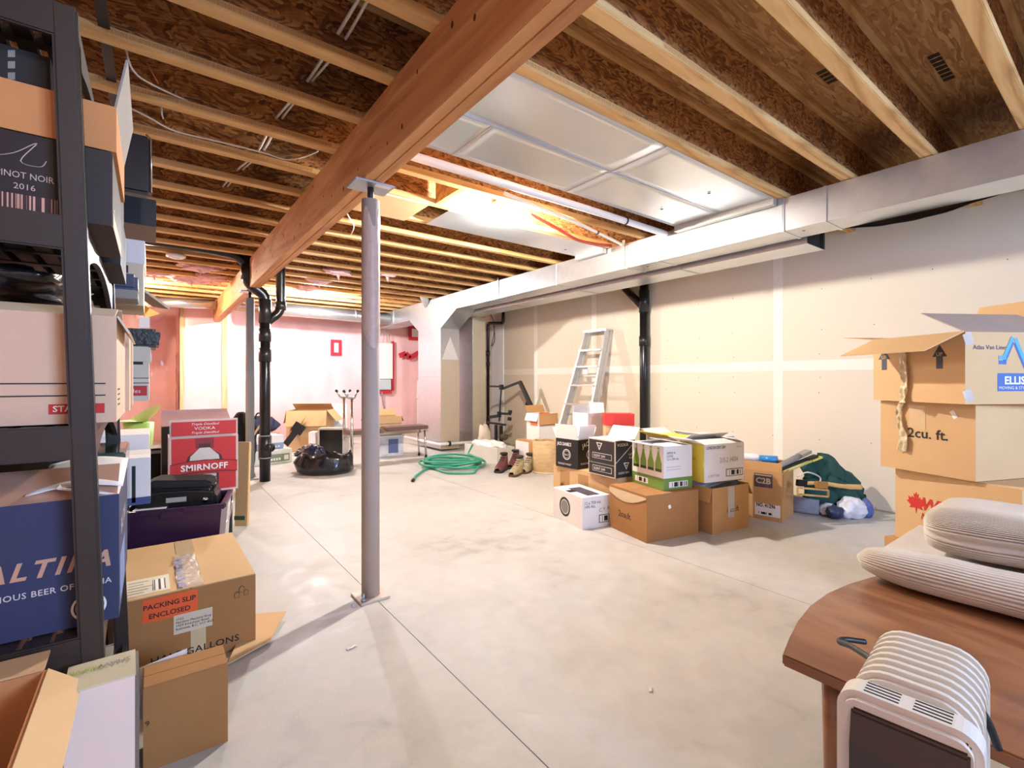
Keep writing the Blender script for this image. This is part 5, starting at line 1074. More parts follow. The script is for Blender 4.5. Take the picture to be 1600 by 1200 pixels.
# ================================================================== LEFT: PLASTIC SHELVING AND ITS CONTENTS
TIER = [0.185, 0.594, 1.010, 1.420, 1.830]
SX1, SXD = -0.085, 0.46
def sxo(z): return (1.1 - z) * 0.0315          # the posts lean a little toward the wall
def shelving(label, Y0, Y1, X1):
    t = thing('shelving_unit', label, 'shelf', (X1, Y0, 0))
    L = Y1 - Y0; pw = 0.039; zt = TIER[-1] - 0.002
    for x in (-pw, -SXD):
        for y in (0, L - pw):
            mb = MB(); vs = [(x + sxo(z) + i * pw, y + j * pw, z) for z in (0, zt) for j in (0, 1) for i in (0, 1)]
            mb._add(vs, [(0, 2, 3, 1), (4, 5, 7, 6), (0, 1, 5, 4), (2, 6, 7, 3), (0, 4, 6, 2), (1, 3, 7, 5)]).build('post', SHELF, t, 0.005)
    for z in TIER:
        d = thing('tier', '', '', (sxo(z), 0, 0)); del d['label'], d['category']; d.parent = t
        MB().box(-SXD + 0.004, -0.004, 0.003, 0.016, z - 0.066, z).build('end_rail', SHELF, d, 0.003); MB().box(-SXD + 0.004, -0.004, L - 0.016, L - 0.003, z - 0.066, z).build('end_rail', SHELF, d, 0.003)
        n = 16; arch = [(0.004 + (L - 0.008) * k / n, z - 0.026 - 0.085 * abs(2 * k / n - 1) ** 2.2) for k in range(n + 1)]
        for x in (-0.016, -SXD + 0.004): MB().prism([(0.004, z), *[(p[0], p[1]) for p in arch], (L - 0.004, z)], 0, 0.012, lambda y, zz, q: (x + q, y, zz)).build('side_rail', SHELF, d)
        for k in range(9):
            x = -SXD + 0.024 + k * (SXD - 0.06) / 8.6; MB().box(x, x + 0.030, 0.016, L - 0.016, z - 0.022, z - 0.001).build('slat', SHELF, d)
        for k in range(5): MB().box(-SXD + 0.016, -0.016, L * (k + 1) / 6 - 0.012, L * (k + 1) / 6 + 0.012, z - 0.024, z - 0.004).build('cross_rib', SHELF, d)
    return t
shelving('brown plastic shelving unit holding the wine and beer cartons', 1.262, 2.17, -0.094)
shelving('brown plastic shelving unit further along with black boxes on top', 2.36, 3.27, -0.165)
# --- first unit
def sbox(name, label, cat, X1, Y0, w, d, z0, h, mat, rz=0.0, **k):
    return carton(name, label, cat, (Vector((X1 - w, Y0, z0)), rz, w, d, h), mat, **k)
NAVY = M('beer_navy', '#2E3558', 0.6, var=0.06); COPPER = M('copper_print', '#C79A82', 0.5)
r, D = sbox('beer_carton', 'navy blue beer carton on the lower shelf with copper lettering', 'carton', -0.056, 1.318, 0.43, 0.42, TIER[1] + 0.002, 0.262, NAVY, top='open', flaps=(('F', 0.12, 155, COPPER), ('R', 0.10, 165, KW), ('L', 0.1, 150)))
letters(r, D, 'F', 'BALTIKA', D[0] - 0.235, D[2] * 0.44, 0.047, COPPER, shear=0.3, bold=0.03, space=1.25, fitw=0.22)
letters(r, D, 'F', 'FAMOUS BEER OF RUSSIA', D[0] - 0.205, D[2] * 0.30, 0.0165, M('pale_print', '#D8CFCB', 0.5), space=1.08, bold=0.01, fitw=0.192)
ring(r, D, 'F', D[0] - 0.048, D[2] * 0.14, 0.024, 0.028, WINK); poly(r, D, 'F', disc(24, 0.021), D[0] - 0.048, D[2] * 0.14, COPPER, 'round_emblem'); letters(r, D, 'F', '7', D[0] - 0.048, D[2] * 0.09, 0.034, NAVY, align='CENTER', eps=0.002)
letters(r, D, 'R', 'BALTIKA', D[1] * 0.12, D[2] * 0.62, 0.05, M('pale_print', '#D8CFCB', 0.5), space=1.1); patch(r, D, 'R', 0.02, 0.02, D[1] * 0.5, D[2] * 0.40, M('side_blue', '#6E84B4', 0.6, var=0.4, scale=18), 'side_print')
pz = TIER[1] + 0.27
o = MB().grid(lambda u, v: (-0.20 + u * 0.15, 1.33 + v * 0.30, pz + 0.012 + 0.02 * v + 0.012 * math.sin(u * 3) - 0.004), 10, 8).build('paper_sheet', KW, None); o.modifiers.new('thickness', 'SOLIDIFY').thickness = 0.002; tag(o, 'loose white paper sheet lying over the beer carton', 'paper')
dk = thing('picture_book', 'dark glossy picture book lying on the beer carton', 'book', (-0.46, 1.40, pz + 0.002), 0.1)
MB().box(0, 0.28, 0.02, 0.32, 0.0, 0.03).build('cover', M('book_dark', '#20251F', 0.2, var=0.8, scale=7, coat=0.5), dk, 0.002); MB().box(0.005, 0.275, 0.017, 0.02, 0.004, 0.026).build('pages', KW, dk)
rv = thing('glass_tray', 'dark green glass tray on the white boxes beside the beer carton', 'tray', (-0.30, 1.75, pz - 0.27 + 0.002))
MB().box(0, 0.24, 0.0, 0.30, 0.0, 0.30).build('tray', M('green_glass', '#2E3F38', 0.15, var=0.7, scale=9, coat=0.5), rv, 0.004)
r, D = sbox('file_box', 'beige file box with red label on the middle shelf', 'file box', -0.060, 1.312, 0.44, 0.40, TIER[2] + 0.002, 0.222, BEIGE, top='open', flaps=(('F', 0.12, 166, KW2), ('R', 0.04, -60, KW2), ('B', 0.1, 150)))
for v in (0.36, 0.25): patch(r, D, 'F', 0.0, D[2] * v, D[0] * 0.96, 0.0025, INK, 'rule')
patch(r, D, 'F', D[0] - 0.104, D[2] * 0.09, 0.085, 0.020, REDINK, 'red_label'); letters(r, D, 'F', 'STAPLES', D[0] - 0.098, D[2] * 0.09 + 0.005, 0.0165, WINK, bold=0.02, eps=0.002)
for k in range(4): patch(r, D, 'R', D[1] * 0.1, D[2] * (0.15 + 0.05 * k), D[1] * 0.2, 0.003, INK, 'small_print')
r, D = sbox('file_box', 'plain beige file box behind the red labelled one on the middle shelf', 'file box', -0.052, 1.75, 0.40, 0.36, TIER[2] + 0.002, 0.222, BEIGE, top='closed')
bgk = thing('garment_bag', 'black plastic garment bag stuffed above the beige file boxes', 'bag', (-0.33, 1.70, TIER[2] + 0.262))
MB().blob((0, 0, 0.045), (0.185, 0.36, 0.05), 61, 0.25, 2.2, 4, flat=0.0, crease=True).build('bag', BAGP, bgk); MB().tube(smoothpath([(-0.15, -0.30, 0.05), (-0.02, -0.33, 0.075), (0.12, -0.28, 0.04)], 5), 0.003, 6).build('hanger_wire', BLACKC, bgk)
WINE = M('wine_dark', '#1E1315', 0.5, var=0.1)
r, D = sbox('wine_carton', 'dark wine carton with vintage lettering and printed bars', 'carton', -0.066, 1.305, 0.42, 0.34, TIER[3] + 0.002, 0.150, WINE, top='closed')
letters(r, D, 'F', 'PINOT NOIR', D[0] - 0.170, D[2] * 0.44, 0.0175, M('wine_print', '#C9B3A8', 0.5), fitw=0.080); letters(r, D, 'F', '2016', D[0] - 0.146, D[2] * 0.30, 0.016, M('wine_print', '#C9B3A8', 0.5), fitw=0.030)
patch(r, D, 'F', 0.0, 0.005, D[0] * 0.80, D[2] * 0.20, 'bars_wine', 'printed_bars')
o = MB().tube(smoothpath([(0, 0, 0), (0.05, 0.075, 0), (0.075, 0.10, 0), (0.05, 0.03, 0), (0.08, 0.0, 0), (0.11, 0.06, 0), (0.12, 0.01, 0), (0.15, 0.03, 0), (0.185, 0.09, 0), (0.16, 0.0, 0), (0.19, -0.01, 0), (0.20, 0.02, 0)], 5), 0.0012, 5).build('script_flourish', M('wine_print', '#C9B3A8', 0.5), r); o.location = (D[0] - 0.28, -0.001, D[2] * 0.66); o.scale = (0.9, 0.45, 1); o.rotation_euler = (math.pi / 2, 0, 0)
ring(r, D, 'R', D[1] * 0.12, D[2] * 0.2, 0.012, 0.015, WINK); patch(r, D, 'R', D[1] * 0.03, 0.0, D[1] * 0.9, 0.03, KW2, 'pale_band')
zt3 = TIER[3] + 0.160
r, D = sbox('open_carton', 'open orange brown carton with raised flap on the wine carton', 'carton', -0.06, 1.31, 0.42, 0.36, zt3, 0.095, M('cardboard_orange', '#C98A55', 0.85, var=0.1), top='open', flaps=(('R', 0.11, 80, M('flap_ash', '#8F8880', 0.85)), ('B', 0.09, 80)))
bk2 = thing('plastic_basket', 'black perforated plastic basket inside the orange brown carton', 'basket', (-0.435, 1.34, zt3 + 0.008))
for (x0, x1, y0, y1) in ((0, 0.27, 0, 0.006), (0, 0.27, 0.28, 0.286), (0, 0.006, 0.006, 0.28), (0.264, 0.27, 0.006, 0.28)): MB().box(x0, x1, y0, y1, 0.0, 0.165).build('wall', INK, bk2)
MB().box(0, 0.27, 0, 0.286, 0.0, 0.004).build('floor_panel', INK, bk2)
for k in range(5):
    for j in range(3): MB().prism([(0, 0), (0.010, 0.004), (0.010, 0.018), (0, 0.014)], 0, 0.001, lambda x, z, q: (0.03 + 0.045 * k + x, -0.0012 + q, 0.098 + 0.022 * j + z)).build('slot', M('slot_light', '#8A8682', 0.6), bk2)
r, D = sbox('gift_box', 'dark gift box lying at the back of the upper shelf', 'box', -0.07, 1.72, 0.36, 0.36, TIER[3] + 0.002, 0.15, INK, top='closed')
r, D = sbox('lidded_box', 'grey lidded box on the dark gift box', 'box', -0.075, 1.74, 0.30, 0.30, TIER[3] + 0.160, 0.12, M('box_grey', '#9A948C', 0.7), top='closed')
# --- second unit: top, upper, middle, lower
bn = thing('ring_binder', 'black binder case with silver edging standing on the top shelf', 'binder', (-0.36, 2.38, TIER[4] + 0.002))
MB().box(0, 0.36, 0, 0.07, 0, 0.235).build('case', M('binder_black', '#16161B', 0.35), bn, 0.014); MB().tube([(0.358, -0.001, 0.012), (0.358, -0.001, 0.225), (0.34, -0.001, 0.236)], 0.003, 6).build('silver_edge', CHROME, bn)
letters(bn, (0.36, 0.07, 0.235), 'F', 'LG', 0.25, 0.03, 0.02, M('stamp_grey', '#8B8886', 0.6))
r, D = sbox('black_box', 'flat black box overhanging the end of the top shelf', 'box', 0.016, 2.86, 0.44, 0.34, TIER[4] + 0.002, 0.125, M('box_black', '#18181D', 0.4), top='closed')
r, D = sbox('file_box', 'white lidded file box on the upper shelf under the black box', 'file box', -0.030, 2.62, 0.34, 0.40, TIER[3] + 0.002, 0.27, KW2, top='closed')
MB().box(-0.006, D[0] + 0.006, -0.006, D[1] + 0.006, D[2] - 0.09, D[2] + 0.01).build('lid', KW, r, 0.002)
gf = thing('grey_board', 'long grey board slanting out from the upper shelf', 'board', (0, 0, 0))
A, B = at(190, 436, 2.35), at(252, 480, 2.65); v = (B - A); nrm = v.cross(Vector((0.6, 0.8, 0.2))).normalized()
MB().obox((A + B) / 2, v / 2, nrm * 0.045, v.cross(nrm).normalized() * 0.006).build('board', M('board_grey', '#7E7872', 0.6), gf)
ob2 = thing('orange_folder', 'orange folder sticking out under the grey slanting board', 'folder', (0, 0, 0))
A, B, C_ = at(224, 476, 2.6), at(248, 489, 2.7), at(225, 496, 2.6)
MB()._add([A, B, C_, A + Vector((.004, 0, -.004)), B + Vector((.004, 0, -.004)), C_ + Vector((.004, 0, -.004))], [(0, 1, 2), (5, 4, 3), (0, 3, 4, 1), (1, 4, 5, 2), (2, 5, 3, 0)]).build('cover', M('folder_orange', '#E98A22', 0.5), ob2)
nv = thing('shoe_box', 'navy printed box in the front of the upper shelf', 'box', (-0.10, 2.42, TIER[3] + 0.002), 0.0)
MB().box(-0.25, 0.055, 0, 0.18, 0.0, 0.035).build('tray', M('box_grey', '#9A948C', 0.7), nv, 0.003); MB().box(-0.25, 0.055, 0, 0.18, 0.035, 0.10).build('box', M('box_navy', '#38405E', 0.4, coat=0.3), nv, 0.012); patch(nv, (0.3, 0.18, 0.1), 'F', -0.06, 0.10, 0.085, 0.03, INK, 'name_plate'); letters(nv, (0.3, 0.18, 0.1), 'F', 'BOX', -0.04, 0.106, 0.02, WINK, eps=0.002)
wf = thing('paper_card', 'small white card hanging off the upper shelf edge', 'paper', at(226, 504, 2.6)); MB().box(-0.022, 0.022, 0, 0.002, -0.03, 0.03).build('card', KW, wf)
ls = thing('leather_case', 'black leather document case on the red labelled white file box', 'case', (-0.16, 2.60, TIER[2] + 0.232))
MB().box(-0.12, 0.185, 0.0, 0.26, 0.0, 0.08).build('body', BLACKL, ls, 0.012); MB().box(0.18, 0.19, 0.03, 0.22, 0.045, 0.07).build('flap_edge', BLACKL, ls, 0.003)
r, D = sbox('file_box', 'white file box with red label under the black leather case', 'file box', -0.01, 2.56, 0.34, 0.34, TIER[2] + 0.002, 0.226, M('file_white', '#D8CFBE', 0.7), top='closed')
MB().box(-0.006, D[0] + 0.006, -0.006, D[1] + 0.006, D[2] - 0.06, D[2] + 0.001).build('lid', M('file_white', '#D8CFBE', 0.7), r, 0.002)
patch(r, D, 'F', D[0] * 0.70, D[2] * 0.10, D[0] * 0.28, 0.042, REDINK, 'red_label'); letters(r, D, 'F', 'Staples', D[0] * 0.72, D[2] * 0.10 + 0.012, 0.024, WINK, eps=0.002)
for v in (0.42, 0.33): patch(r, D, 'F', D[0] * 0.4, D[2] * v, D[0] * 0.6, 0.003, INK, 'rule')
patch(r, D, 'F', D[0] * 0.80, D[2] * 0.68, D[0] * 0.14, 0.022, INK, 'hand_hole')
r, D = sbox('binder_box', 'white upright archive boxes on the lower shelf beside the suitcase', 'box', -0.005, 2.46, 0.30, 0.30, TIER[1] + 0.002, 0.185, KW, top='closed')
patch(r, D, 'F', D[0] * 0.80, 0.01, 0.012, D[2] * 0.8, INK, 'slot'); patch(r, D, 'F', 0, 0, D[0], 0.03, M('box_blue2', '#3E4E80', 0.6), 'blue_foot')
r, D = sbox('binder_box', 'white flat archive box behind the upright one on the lower shelf', 'box', -0.01, 2.80, 0.36, 0.34, TIER[1] + 0.002, 0.25, KW, top='closed')
# --- floor on the left
ss = thing('suitcase', 'black suitcase with pale rim standing behind the purple bin', 'suitcase', (0.02, 4.30, 0), 0.0)
MB().box(-0.06, 0.06, 0, 0.36, 0.03, 0.60).build('shell', BLACKL, ss, 0.03); MB().box(-0.064, 0.064, 0.02, 0.05, 0.025, 0.605).build('rim', M('rim_grey', '#A9A9B2', 0.4), ss, 0.02)
for x in (-0.05, 0.03): MB().cyl((x, 0.1, 0.02), (x + 0.02, 0.1, 0.02), 0.02, 10).build('wheel', INK, ss)
lg = thing('plastic_stool', 'lime green moulded plastic stool beyond the shelving', 'stool', (-0.10, 5.75, 0), math.radians(-37))
LIME = M('lime_plastic', '#A9D070', 0.4, var=0.06)
MB().lathe([(0.11, 0), (0.12, 0.02), (0.10, 0.40), (0.12, 0.70)], 20).build('pedestal', LIME, lg); MB().grid(lambda u, v: (0.17 * math.cos(u * 6.283) * (0.35 + 0.65 * v), 0.17 * math.sin(u * 6.283) * (0.35 + 0.65 * v), 0.70 + 0.02 * v + 0.14 * v * max(0, math.sin(u * 6.283 + 0.5))), 28, 8).build('seat_shell', LIME, lg)
pw_ = carton('paper_carton', 'open carton of papers behind the black suitcase', 'carton', (Vector((0.14, 5.45, 0)), 0.0, 0.42, 0.34, 0.56), CB, 'open', flaps=(('F', 0.12, 20), ('R', 0.12, 30), ('B', 0.12, 40)))
for k in range(3):
    o = MB().obox((0.14 + 0.07 * k, 0.15, 0.55 + 0.02 * k), (0.10, 0.02, 0.02 * (k - 1)), (0, 0.12, 0.03), (0, -0.0006, 0.002)).build('paper_sheaf', KW2, pw_[0])
# bucket with red lid, red vodka carton
bkx = thing('lidded_bucket', 'white plastic bucket with red lid under the red vodka carton', 'bucket', (0.27, 3.66, 0))
MB().lathe([(0.13, 0), (0.15, 0.365), (0.154, 0.37), (0.154, 0.38)], 24).build('pail', KW, bkx); MB().lathe([(0.162, 0.372), (0.164, 0.40), (0.15, 0.408), (0.0, 0.408)], 24).build('lid', M('lid_red', '#C93A34', 0.4), bkx)
MB().tube(smoothpath([(0.156, 0, 0.30), (0.10, -0.15, 0.20), (-0.10, -0.15, 0.20), (-0.156, 0, 0.30)], 5), 0.004, 6).build('bail', CHROME, bkx)
SMR = M('vodka_red', '#C3261E', 0.5, var=0.05)
zS = 0.41
r, D = carton('vodka_carton', 'red vodka carton with printed bottle standing on the lidded bucket', 'carton', (Vector((0.080, 3.50, zS)), 0.0, 0.360, 0.26, 0.345), M('board_pinkish', '#D9C5BC', 0.7), 'open', flaps=(('F', 0.105, 88),))
patch(r, D, 'F', 0.012, 0.012, D[0] - 0.024, D[2] - 0.020, SMR, 'red_panel', 0.0008)
cxx = D[0] * 0.5
patch(r, D, 'F', cxx - 0.048, D[2] * 0.78, 0.096, D[2] * 0.19, M('vodka_dark', '#8A1C18', 0.5), 'bottle_neck', 0.0012)
poly(r, D, 'F', [(-0.031, 0.300), (-0.031, 0.270), (-0.087, 0.225), (-0.096, 0.190), (0.096, 0.190), (0.087, 0.225), (0.031, 0.270), (0.031, 0.300)], cxx, 0.0, M('vodka_shadow', '#4A1512', 0.5), 'bottle_outline', 0.0014)
poly(r, D, 'F', [(-0.026, 0.275), (-0.074, 0.225), (-0.078, 0.200), (0.078, 0.200), (0.074, 0.225), (0.026, 0.275)], cxx, 0.0, M('vodka_glass', '#CFC6BC', 0.5), 'bottle_shoulder', 0.0020)
poly(r, D, 'F', [(-0.174, 0.115), (-0.087, 0.123), (0.000, 0.126), (0.087, 0.123), (0.174, 0.115), (0.174, 0.185), (0.087, 0.197), (0.000, 0.202), (-0.087, 0.197), (-0.174, 0.185)], cxx, 0.0, M('vodka_shadow', '#4A1512', 0.5), 'banner_edge', 0.0024)
poly(r, D, 'F', [(-0.174, 0.120), (-0.087, 0.128), (0.000, 0.131), (0.087, 0.128), (0.174, 0.120), (0.174, 0.180), (0.087, 0.192), (0.000, 0.197), (-0.087, 0.192), (-0.174, 0.180)], cxx, 0.0, SMR, 'banner', 0.0030)
letters(r, D, 'F', 'SMIRNOFF', cxx, 0.140, 0.051, WINK, bold=0.025, align='CENTER', sx=1.0, eps=0.0040, space=1.05)
poly(r, D, 'F', [(-0.074, 0.012), (0.074, 0.012), (0.074, 0.115), (-0.074, 0.115)], cxx, 0.0, M('vodka_shadow', '#4A1512', 0.5), 'bottle_body', 0.0024)
patch(r, D, 'F', cxx - 0.061, 0.012, 0.122, 0.10, M('vodka_glass', '#CFC6BC', 0.5), 'bottle_label', 0.0032)
letters(r, D, 'F', 'Triple Distilled', cxx, 0.088, 0.020, M('vodka_grey', '#6B625C', 0.5), align='CENTER', shear=0.3, eps=0.0042); letters(r, D, 'F', 'VODKA', cxx, 0.052, 0.032, M('vodka_grey', '#6B625C', 0.5), align='CENTER', eps=0.0042)
fz = D[2] + 0.008
patch(r, D, 'F', 0.012, fz, D[0] - 0.024, 0.085, SMR, 'red_panel', 0.0060)
for tx, vv, s, sh in (('Triple Distilled', 0.062, 0.020, 0.3), ('VODKA', 0.034, 0.026, 0.0), ('Triple Distilled', 0.010, 0.020, 0.3)): letters(r, D, 'F', tx, cxx, fz + vv, s, WINK, align='CENTER', shear=sh, eps=0.0075, sx=1.2)
for k in range(6): MB().lathe([(0.04, 0.006), (0.04, 0.20), (0.014, 0.27), (0.014, 0.32)], 12, (0.06 + 0.12 * (k % 3), 0.07 + 0.12 * (k // 3), 0)).build('bottle', M('bottle_clear', '#C8C8C4', 0.1), r)
mv = carton('mauve_carton', 'mauve topped dark carton right behind the red vodka carton', 'carton', (Vector((0.05, 3.86, 0)), 0.0, 0.40, 0.28, 0.79), M('carton_dark', '#241E20', 0.6), 'open', flaps=(('B', 0.10, 92, M('flap_mauve', '#B08C8C', 0.8)),))
MB().obox((0.20, 0.14, 0.83), (0.20, 0, 0), (0, 0.13, 0.035), (0, -0.002, 0.003)).build('mauve_lid', M('flap_mauve', '#B08C8C', 0.8), mv[0])
# tall cardboard leaning
A = onz(376, 822, 0); tc_ = thing('cardboard_panel', 'tall narrow flattened carton leaning upright beside the red vodka carton', 'cardboard', A, math.radians(-37)); tc_.rotation_euler = (math.radians(-3), 0, math.radians(-37))
MB().box(-0.048, 0.048, 0, 0.03, 0, 0.63).build('panel', CB3, tc_, 0.003); MB().box(-0.05, 0.03, -0.002, 0.0, 0.045, 0.075).build('green_print', M('print_dkgreen', '#3E5A3A', 0.6), tc_)
# purple bin with black bag
PUR = M('purple_plastic', '#3A1F3E', 0.35, var=0.1)
pb = thing('storage_bin', 'dark purple plastic bin with flared rim and black bag in it', 'bin', (0.125, 3.20, 0), math.radians(-12))
def trough(w0, d0, w1, d1, h, t=0.006):
    mb = MB(); R = lambda w, d, z: [(-w / 2, -d / 2, z), (w / 2, -d / 2, z), (w / 2, d / 2, z), (-w / 2, d / 2, z)]
    vs = R(w0, d0, 0) + R(w1, d1, h) + R(w1 - 2 * t, d1 - 2 * t, h) + R(w0 - 2 * t, d0 - 2 * t, t); fs = [(0, 3, 2, 1), (12, 13, 14, 15)]
    for k in range(4):
        m = (k + 1) % 4; fs += [(k, m, 4 + m, 4 + k), (4 + k, 4 + m, 8 + m, 8 + k), (8 + k, 8 + m, 12 + m, 12 + k)]
    return mb._add(vs, fs)
trough(0.36, 0.28, 0.43, 0.35, 0.44).build('tub', PUR, pb)
for s in (-1, 1):
    MB().box(-0.23, 0.23, s * 0.183 - 0.012, s * 0.183 + 0.012, 0.415, 0.44).build('rim', PUR, pb, 0.004); MB().box(s * 0.222 - 0.012, s * 0.222 + 0.012, -0.17, 0.17, 0.415, 0.44).build('rim', PUR, pb, 0.004)
MB().box(-0.05, 0.05, -0.203, -0.19, 0.395, 0.43).build('handle_grip', PUR, pb, 0.004)
MB().box(-0.18, -0.04, -0.14, 0.10, 0.432, 0.437).build('paper', KW, pb)
bb = thing('leather_bag', 'black zipped leather bag lying in the purple bin', 'bag', (0.125, 3.20, 0.40), math.radians(-12))
MB().prism([(-0.185, 0.0), (0.185, 0.0), (0.18, 0.085), (0.155, 0.115), (-0.15, 0.13), (-0.178, 0.10)], -0.105, 0.11, lambda x, z, q: (x, q, z)).build('body', BLACKL, bb, 0.018); MB().prism([(-0.155, 0.126), (0.16, 0.108), (0.168, 0.135), (0.13, 0.155), (-0.10, 0.172), (-0.15, 0.155)], -0.085, 0.11, lambda x, z, q: (x, q, z)).build('top_flap', BLACKF, bb, 0.012)
MB().box(-0.045, 0.045, -0.109, -0.104, 0.055, 0.08).build('name_tag', M('tag_grey', '#B5B2A6', 0.5), bb); MB().cyl((0.13, -0.10, 0.055), (0.13, -0.115, 0.055), 0.014, 12).build('snap', CHROME, bb)
MB().tube(smoothpath([(-0.17, -0.106, 0.10), (-0.05, -0.107, 0.106), (0.08, -0.107, 0.103), (0.165, -0.106, 0.09)], 5), 0.004, 6).build('zip', INK, bb)
# half gallons carton, taped, with labels
r, D = carton('shipping_carton', 'large brown shipping carton with orange packing slip label', 'carton', (Vector((-0.105, 2.235, 0.0)), math.radians(0.5), 0.450, 0.68, 0.292), CB2, 'closedx', fmat=CB3)
MB().box(D[0] * 0.44, D[0] * 0.60, -0.0005, D[1] * 0.98, D[2] + 0.0045, D[2] + 0.006).build('clear_tape', TAPE, r)
def tp(u, v, D=D): return (D[0] * (0.50 + 0.09 * (u - .5) * 2) + 0.012 * noise.noise(Vector((v * 6, u * 2, 3))), 0.01 + D[1] * 0.62 * v, D[2] + 0.008 + 0.016 * abs(noise.noise(Vector((u * 5, v * 9, 1)))))
MB().grid(tp, 10, 30).build('loose_tape', TAPEW, r)
VIO = M('tape_violet', '#5A58B4', 0.4, var=0.3, scale=30)
for k in range(5): MB().box(D[0] * 0.415, D[0] * 0.475, 0.02 + k * 0.075, 0.07 + k * 0.075, D[2] + 0.0062, D[2] + 0.0085).build('printed_tape_block', VIO, r)
MB().box(D[0] * 0.05, D[0] * 0.36, 0.03, 0.21, D[2] + 0.0045, D[2] + 0.0055).build('shipping_label', M('label_cream', '#E2D9BE', 0.6, var=0.05), r)
for k in range(5): MB().box(D[0] * 0.07, D[0] * (0.18 + 0.03 * (k % 3)), 0.05 + k * 0.03, 0.056 + k * 0.03, D[2] + 0.0056, D[2] + 0.0060).build('label_line', M('stamp_grey', '#8B8886', 0.6), r)
MB().box(D[0] * 0.24, D[0] * 0.33, 0.05, 0.17, D[2] + 0.0056, D[2] + 0.0060).build('barcode', 'bars_white', r)
ORG = M('label_orange', '#F0622C', 0.5, var=0.04)
patch(r, D, 'F', D[0] * 0.17, D[2] * 0.68, D[0] * 0.38, D[2] * 0.30, ORG, 'orange_label'); letters(r, D, 'F', 'PACKING SLIP', D[0] * 0.355, D[2] * 0.845, 0.026, INK, bold=0.015, align='CENTER', eps=0.002); letters(r, D, 'F', 'ENCLOSED', D[0] * 0.355, D[2] * 0.725, 0.026, INK, bold=0.015, align='CENTER', eps=0.002)
patch(r, D, 'F', D[0] * 0.38, D[2] * 0.44, D[0] * 0.28, D[2] * 0.25, KW2, 'address_label', 0.0014); letters(r, D, 'F', '1132\nPeridoni Machine Shop\n1939 Kirschner Road\nKelowna, B.C. V1Y 4N7', D[0] * 0.395, D[2] * 0.62, 0.0125, INK, eps=0.0026)
letters(r, D, 'F', 'HALF GALLONS', D[0] * 0.22, D[2] * 0.135, 0.036, INK, bold=0.01, sx=1.1, space=1.05)
for (x, y, s) in ((0.87, 0.80, 1.0), (0.91, 0.86, 1.1), (0.945, 0.81, 0.9)):
    poly(r, D, 'F', [(-0.009 * s, 0), (0.009 * s, 0), (0.009 * s, 0.018 * s), (0, 0.026 * s), (-0.009 * s, 0.018 * s)], D[0] * x - 0.01, D[2] * y - 0.02, INK, 'jug_icon', 0.0010 + 0.0004 * s); poly(r, D, 'F', [(-0.0075 * s, 0.0015), (0.0075 * s, 0.0015), (0.0075 * s, 0.017 * s), (0, 0.0235 * s), (-0.0075 * s, 0.017 * s)], D[0] * x - 0.01, D[2] * y - 0.02, CB2, 'jug_icon_fill', 0.0016 + 0.0004 * s)
patch(r, D, 'F', D[0] * 0.50, 0.0, 0.05, D[2] * 0.45, TAPE, 'tape_tail', 0.0008)
lf = thing('cardboard_panel', 'loose brown cardboard flap lying by the large shipping carton', 'cardboard', (0, 0, 0))
P4 = [onz(352, 1040, 0.012), onz(422, 1003, 0.012), onz(404, 952, 0.03), onz(372, 960, 0.05)]
P4 = [Vector((0.352, 1.96, 0.035)), onz(421, 1003, 0.012), Vector((0.50, 2.42, 0.02)), Vector((0.36, 2.46, 0.03))]
P4[0] = onz(354, 1040, 0.012)
MB()._add([*P4, *[p + Vector((0, 0, 0.005)) for p in P4]], [(3, 2, 1, 0), (4, 5, 6, 7), (0, 1, 5, 4), (1, 2, 6, 5), (2, 3, 7, 6), (3, 0, 4, 7)]).build('flap', CB3, lf)
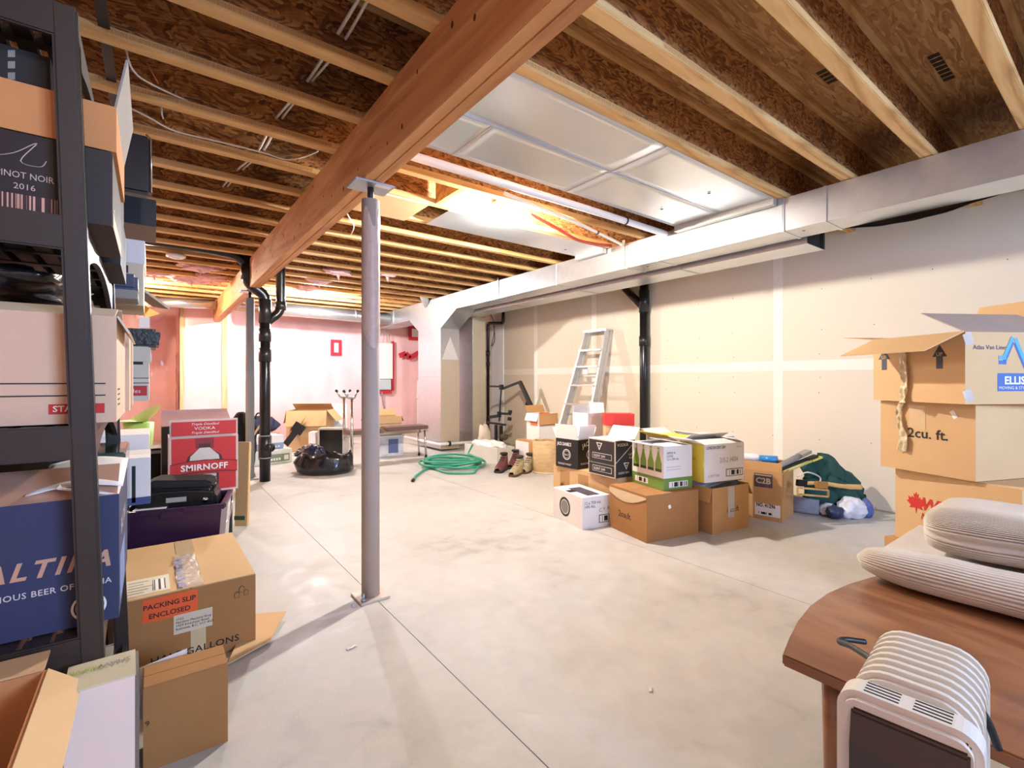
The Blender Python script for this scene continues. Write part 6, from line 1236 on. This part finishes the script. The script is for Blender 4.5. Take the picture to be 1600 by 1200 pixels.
# narrow brown carton, white receiver box, open carton at the foot of the shelf
r, D = carton('narrow_carton', 'narrow closed brown carton in front of the large shipping carton', 'carton', (Vector((-0.02, 1.69, 0)), 0.0, 0.205, 0.125, 0.236), CB2, 'closed')
letters(r, D, 'F', '9', D[0] * 0.02, D[2] * 0.55, 0.022, INK); letters(r, D, 'F', 'kg', D[0] * 0.02, D[2] * 0.55, 0.02, INK) if False else None
for k in range(2): tag(MB().obox((0.02 + 0.02 * k, 1.835 + 0.008 * k, 0.16), (0.05, 0, 0.008), (0, 0.0012, 0), (0, 0.006, 0.075)).build('paper_sheet', KW, None), ['white paper sheet tucked behind the narrow brown carton', 'second paper sheet tucked behind the narrow brown carton'][k], 'paper')
r, D = carton('receiver_box', 'white and green receiver box with upside down lettering on its top', 'box', (Vector((-0.123, 1.135, 0.0)), 0.03, 0.098, 0.10, 0.55), M('box_pinkwhite', '#E3D2C8', 0.6, var=0.03), 'none')
MB().box(-0.001, D[0] + 0.001, -0.001, D[1] + 0.001, D[2], D[2] + 0.004).build('top_face', M('top_khaki', '#C9C2A2', 0.6), r); MB().box(D[0], D[0] + 0.006, -0.001, D[1], 0, D[2]).build('side_face', M('side_grey', '#6E665E', 0.6), r)
letters(r, D, 'T', 'SHAW', D[0] * 0.94, D[1] * 0.72, 0.024, M('stamp_grey', '#8B8886', 0.6), rot=math.pi, eps=0.006, sx=0.72); letters(r, D, 'T', 'HDPVR', D[0] * 0.50, D[1] * 0.72, 0.024, M('lime_print', '#A8B83C', 0.6), rot=math.pi, eps=0.006, sx=0.62)
r, D = carton('open_carton', 'open brown carton with folded flap at the foot of the shelving', 'carton', (Vector((-0.58, 0.82, 0.0)), 0.0, 0.43, 0.36, 0.585), M('cardboard_orange', '#C98A55', 0.85, var=0.1), 'open', flaps=(('R', 0.06, -40, CB3), ('B', 0.065, 3, CB3), ('F', 0.12, -60, CB3)))
MB().blob((0.14, 0.16, 0.56), (0.12, 0.12, 0.06), 51, 0.35, 2.6, 4, crease=True).build('bubble_wrap', M('clear_wrap', '#D9CFC8', 0.15, coat=0.6, bump=0.8, bscale=80), r)
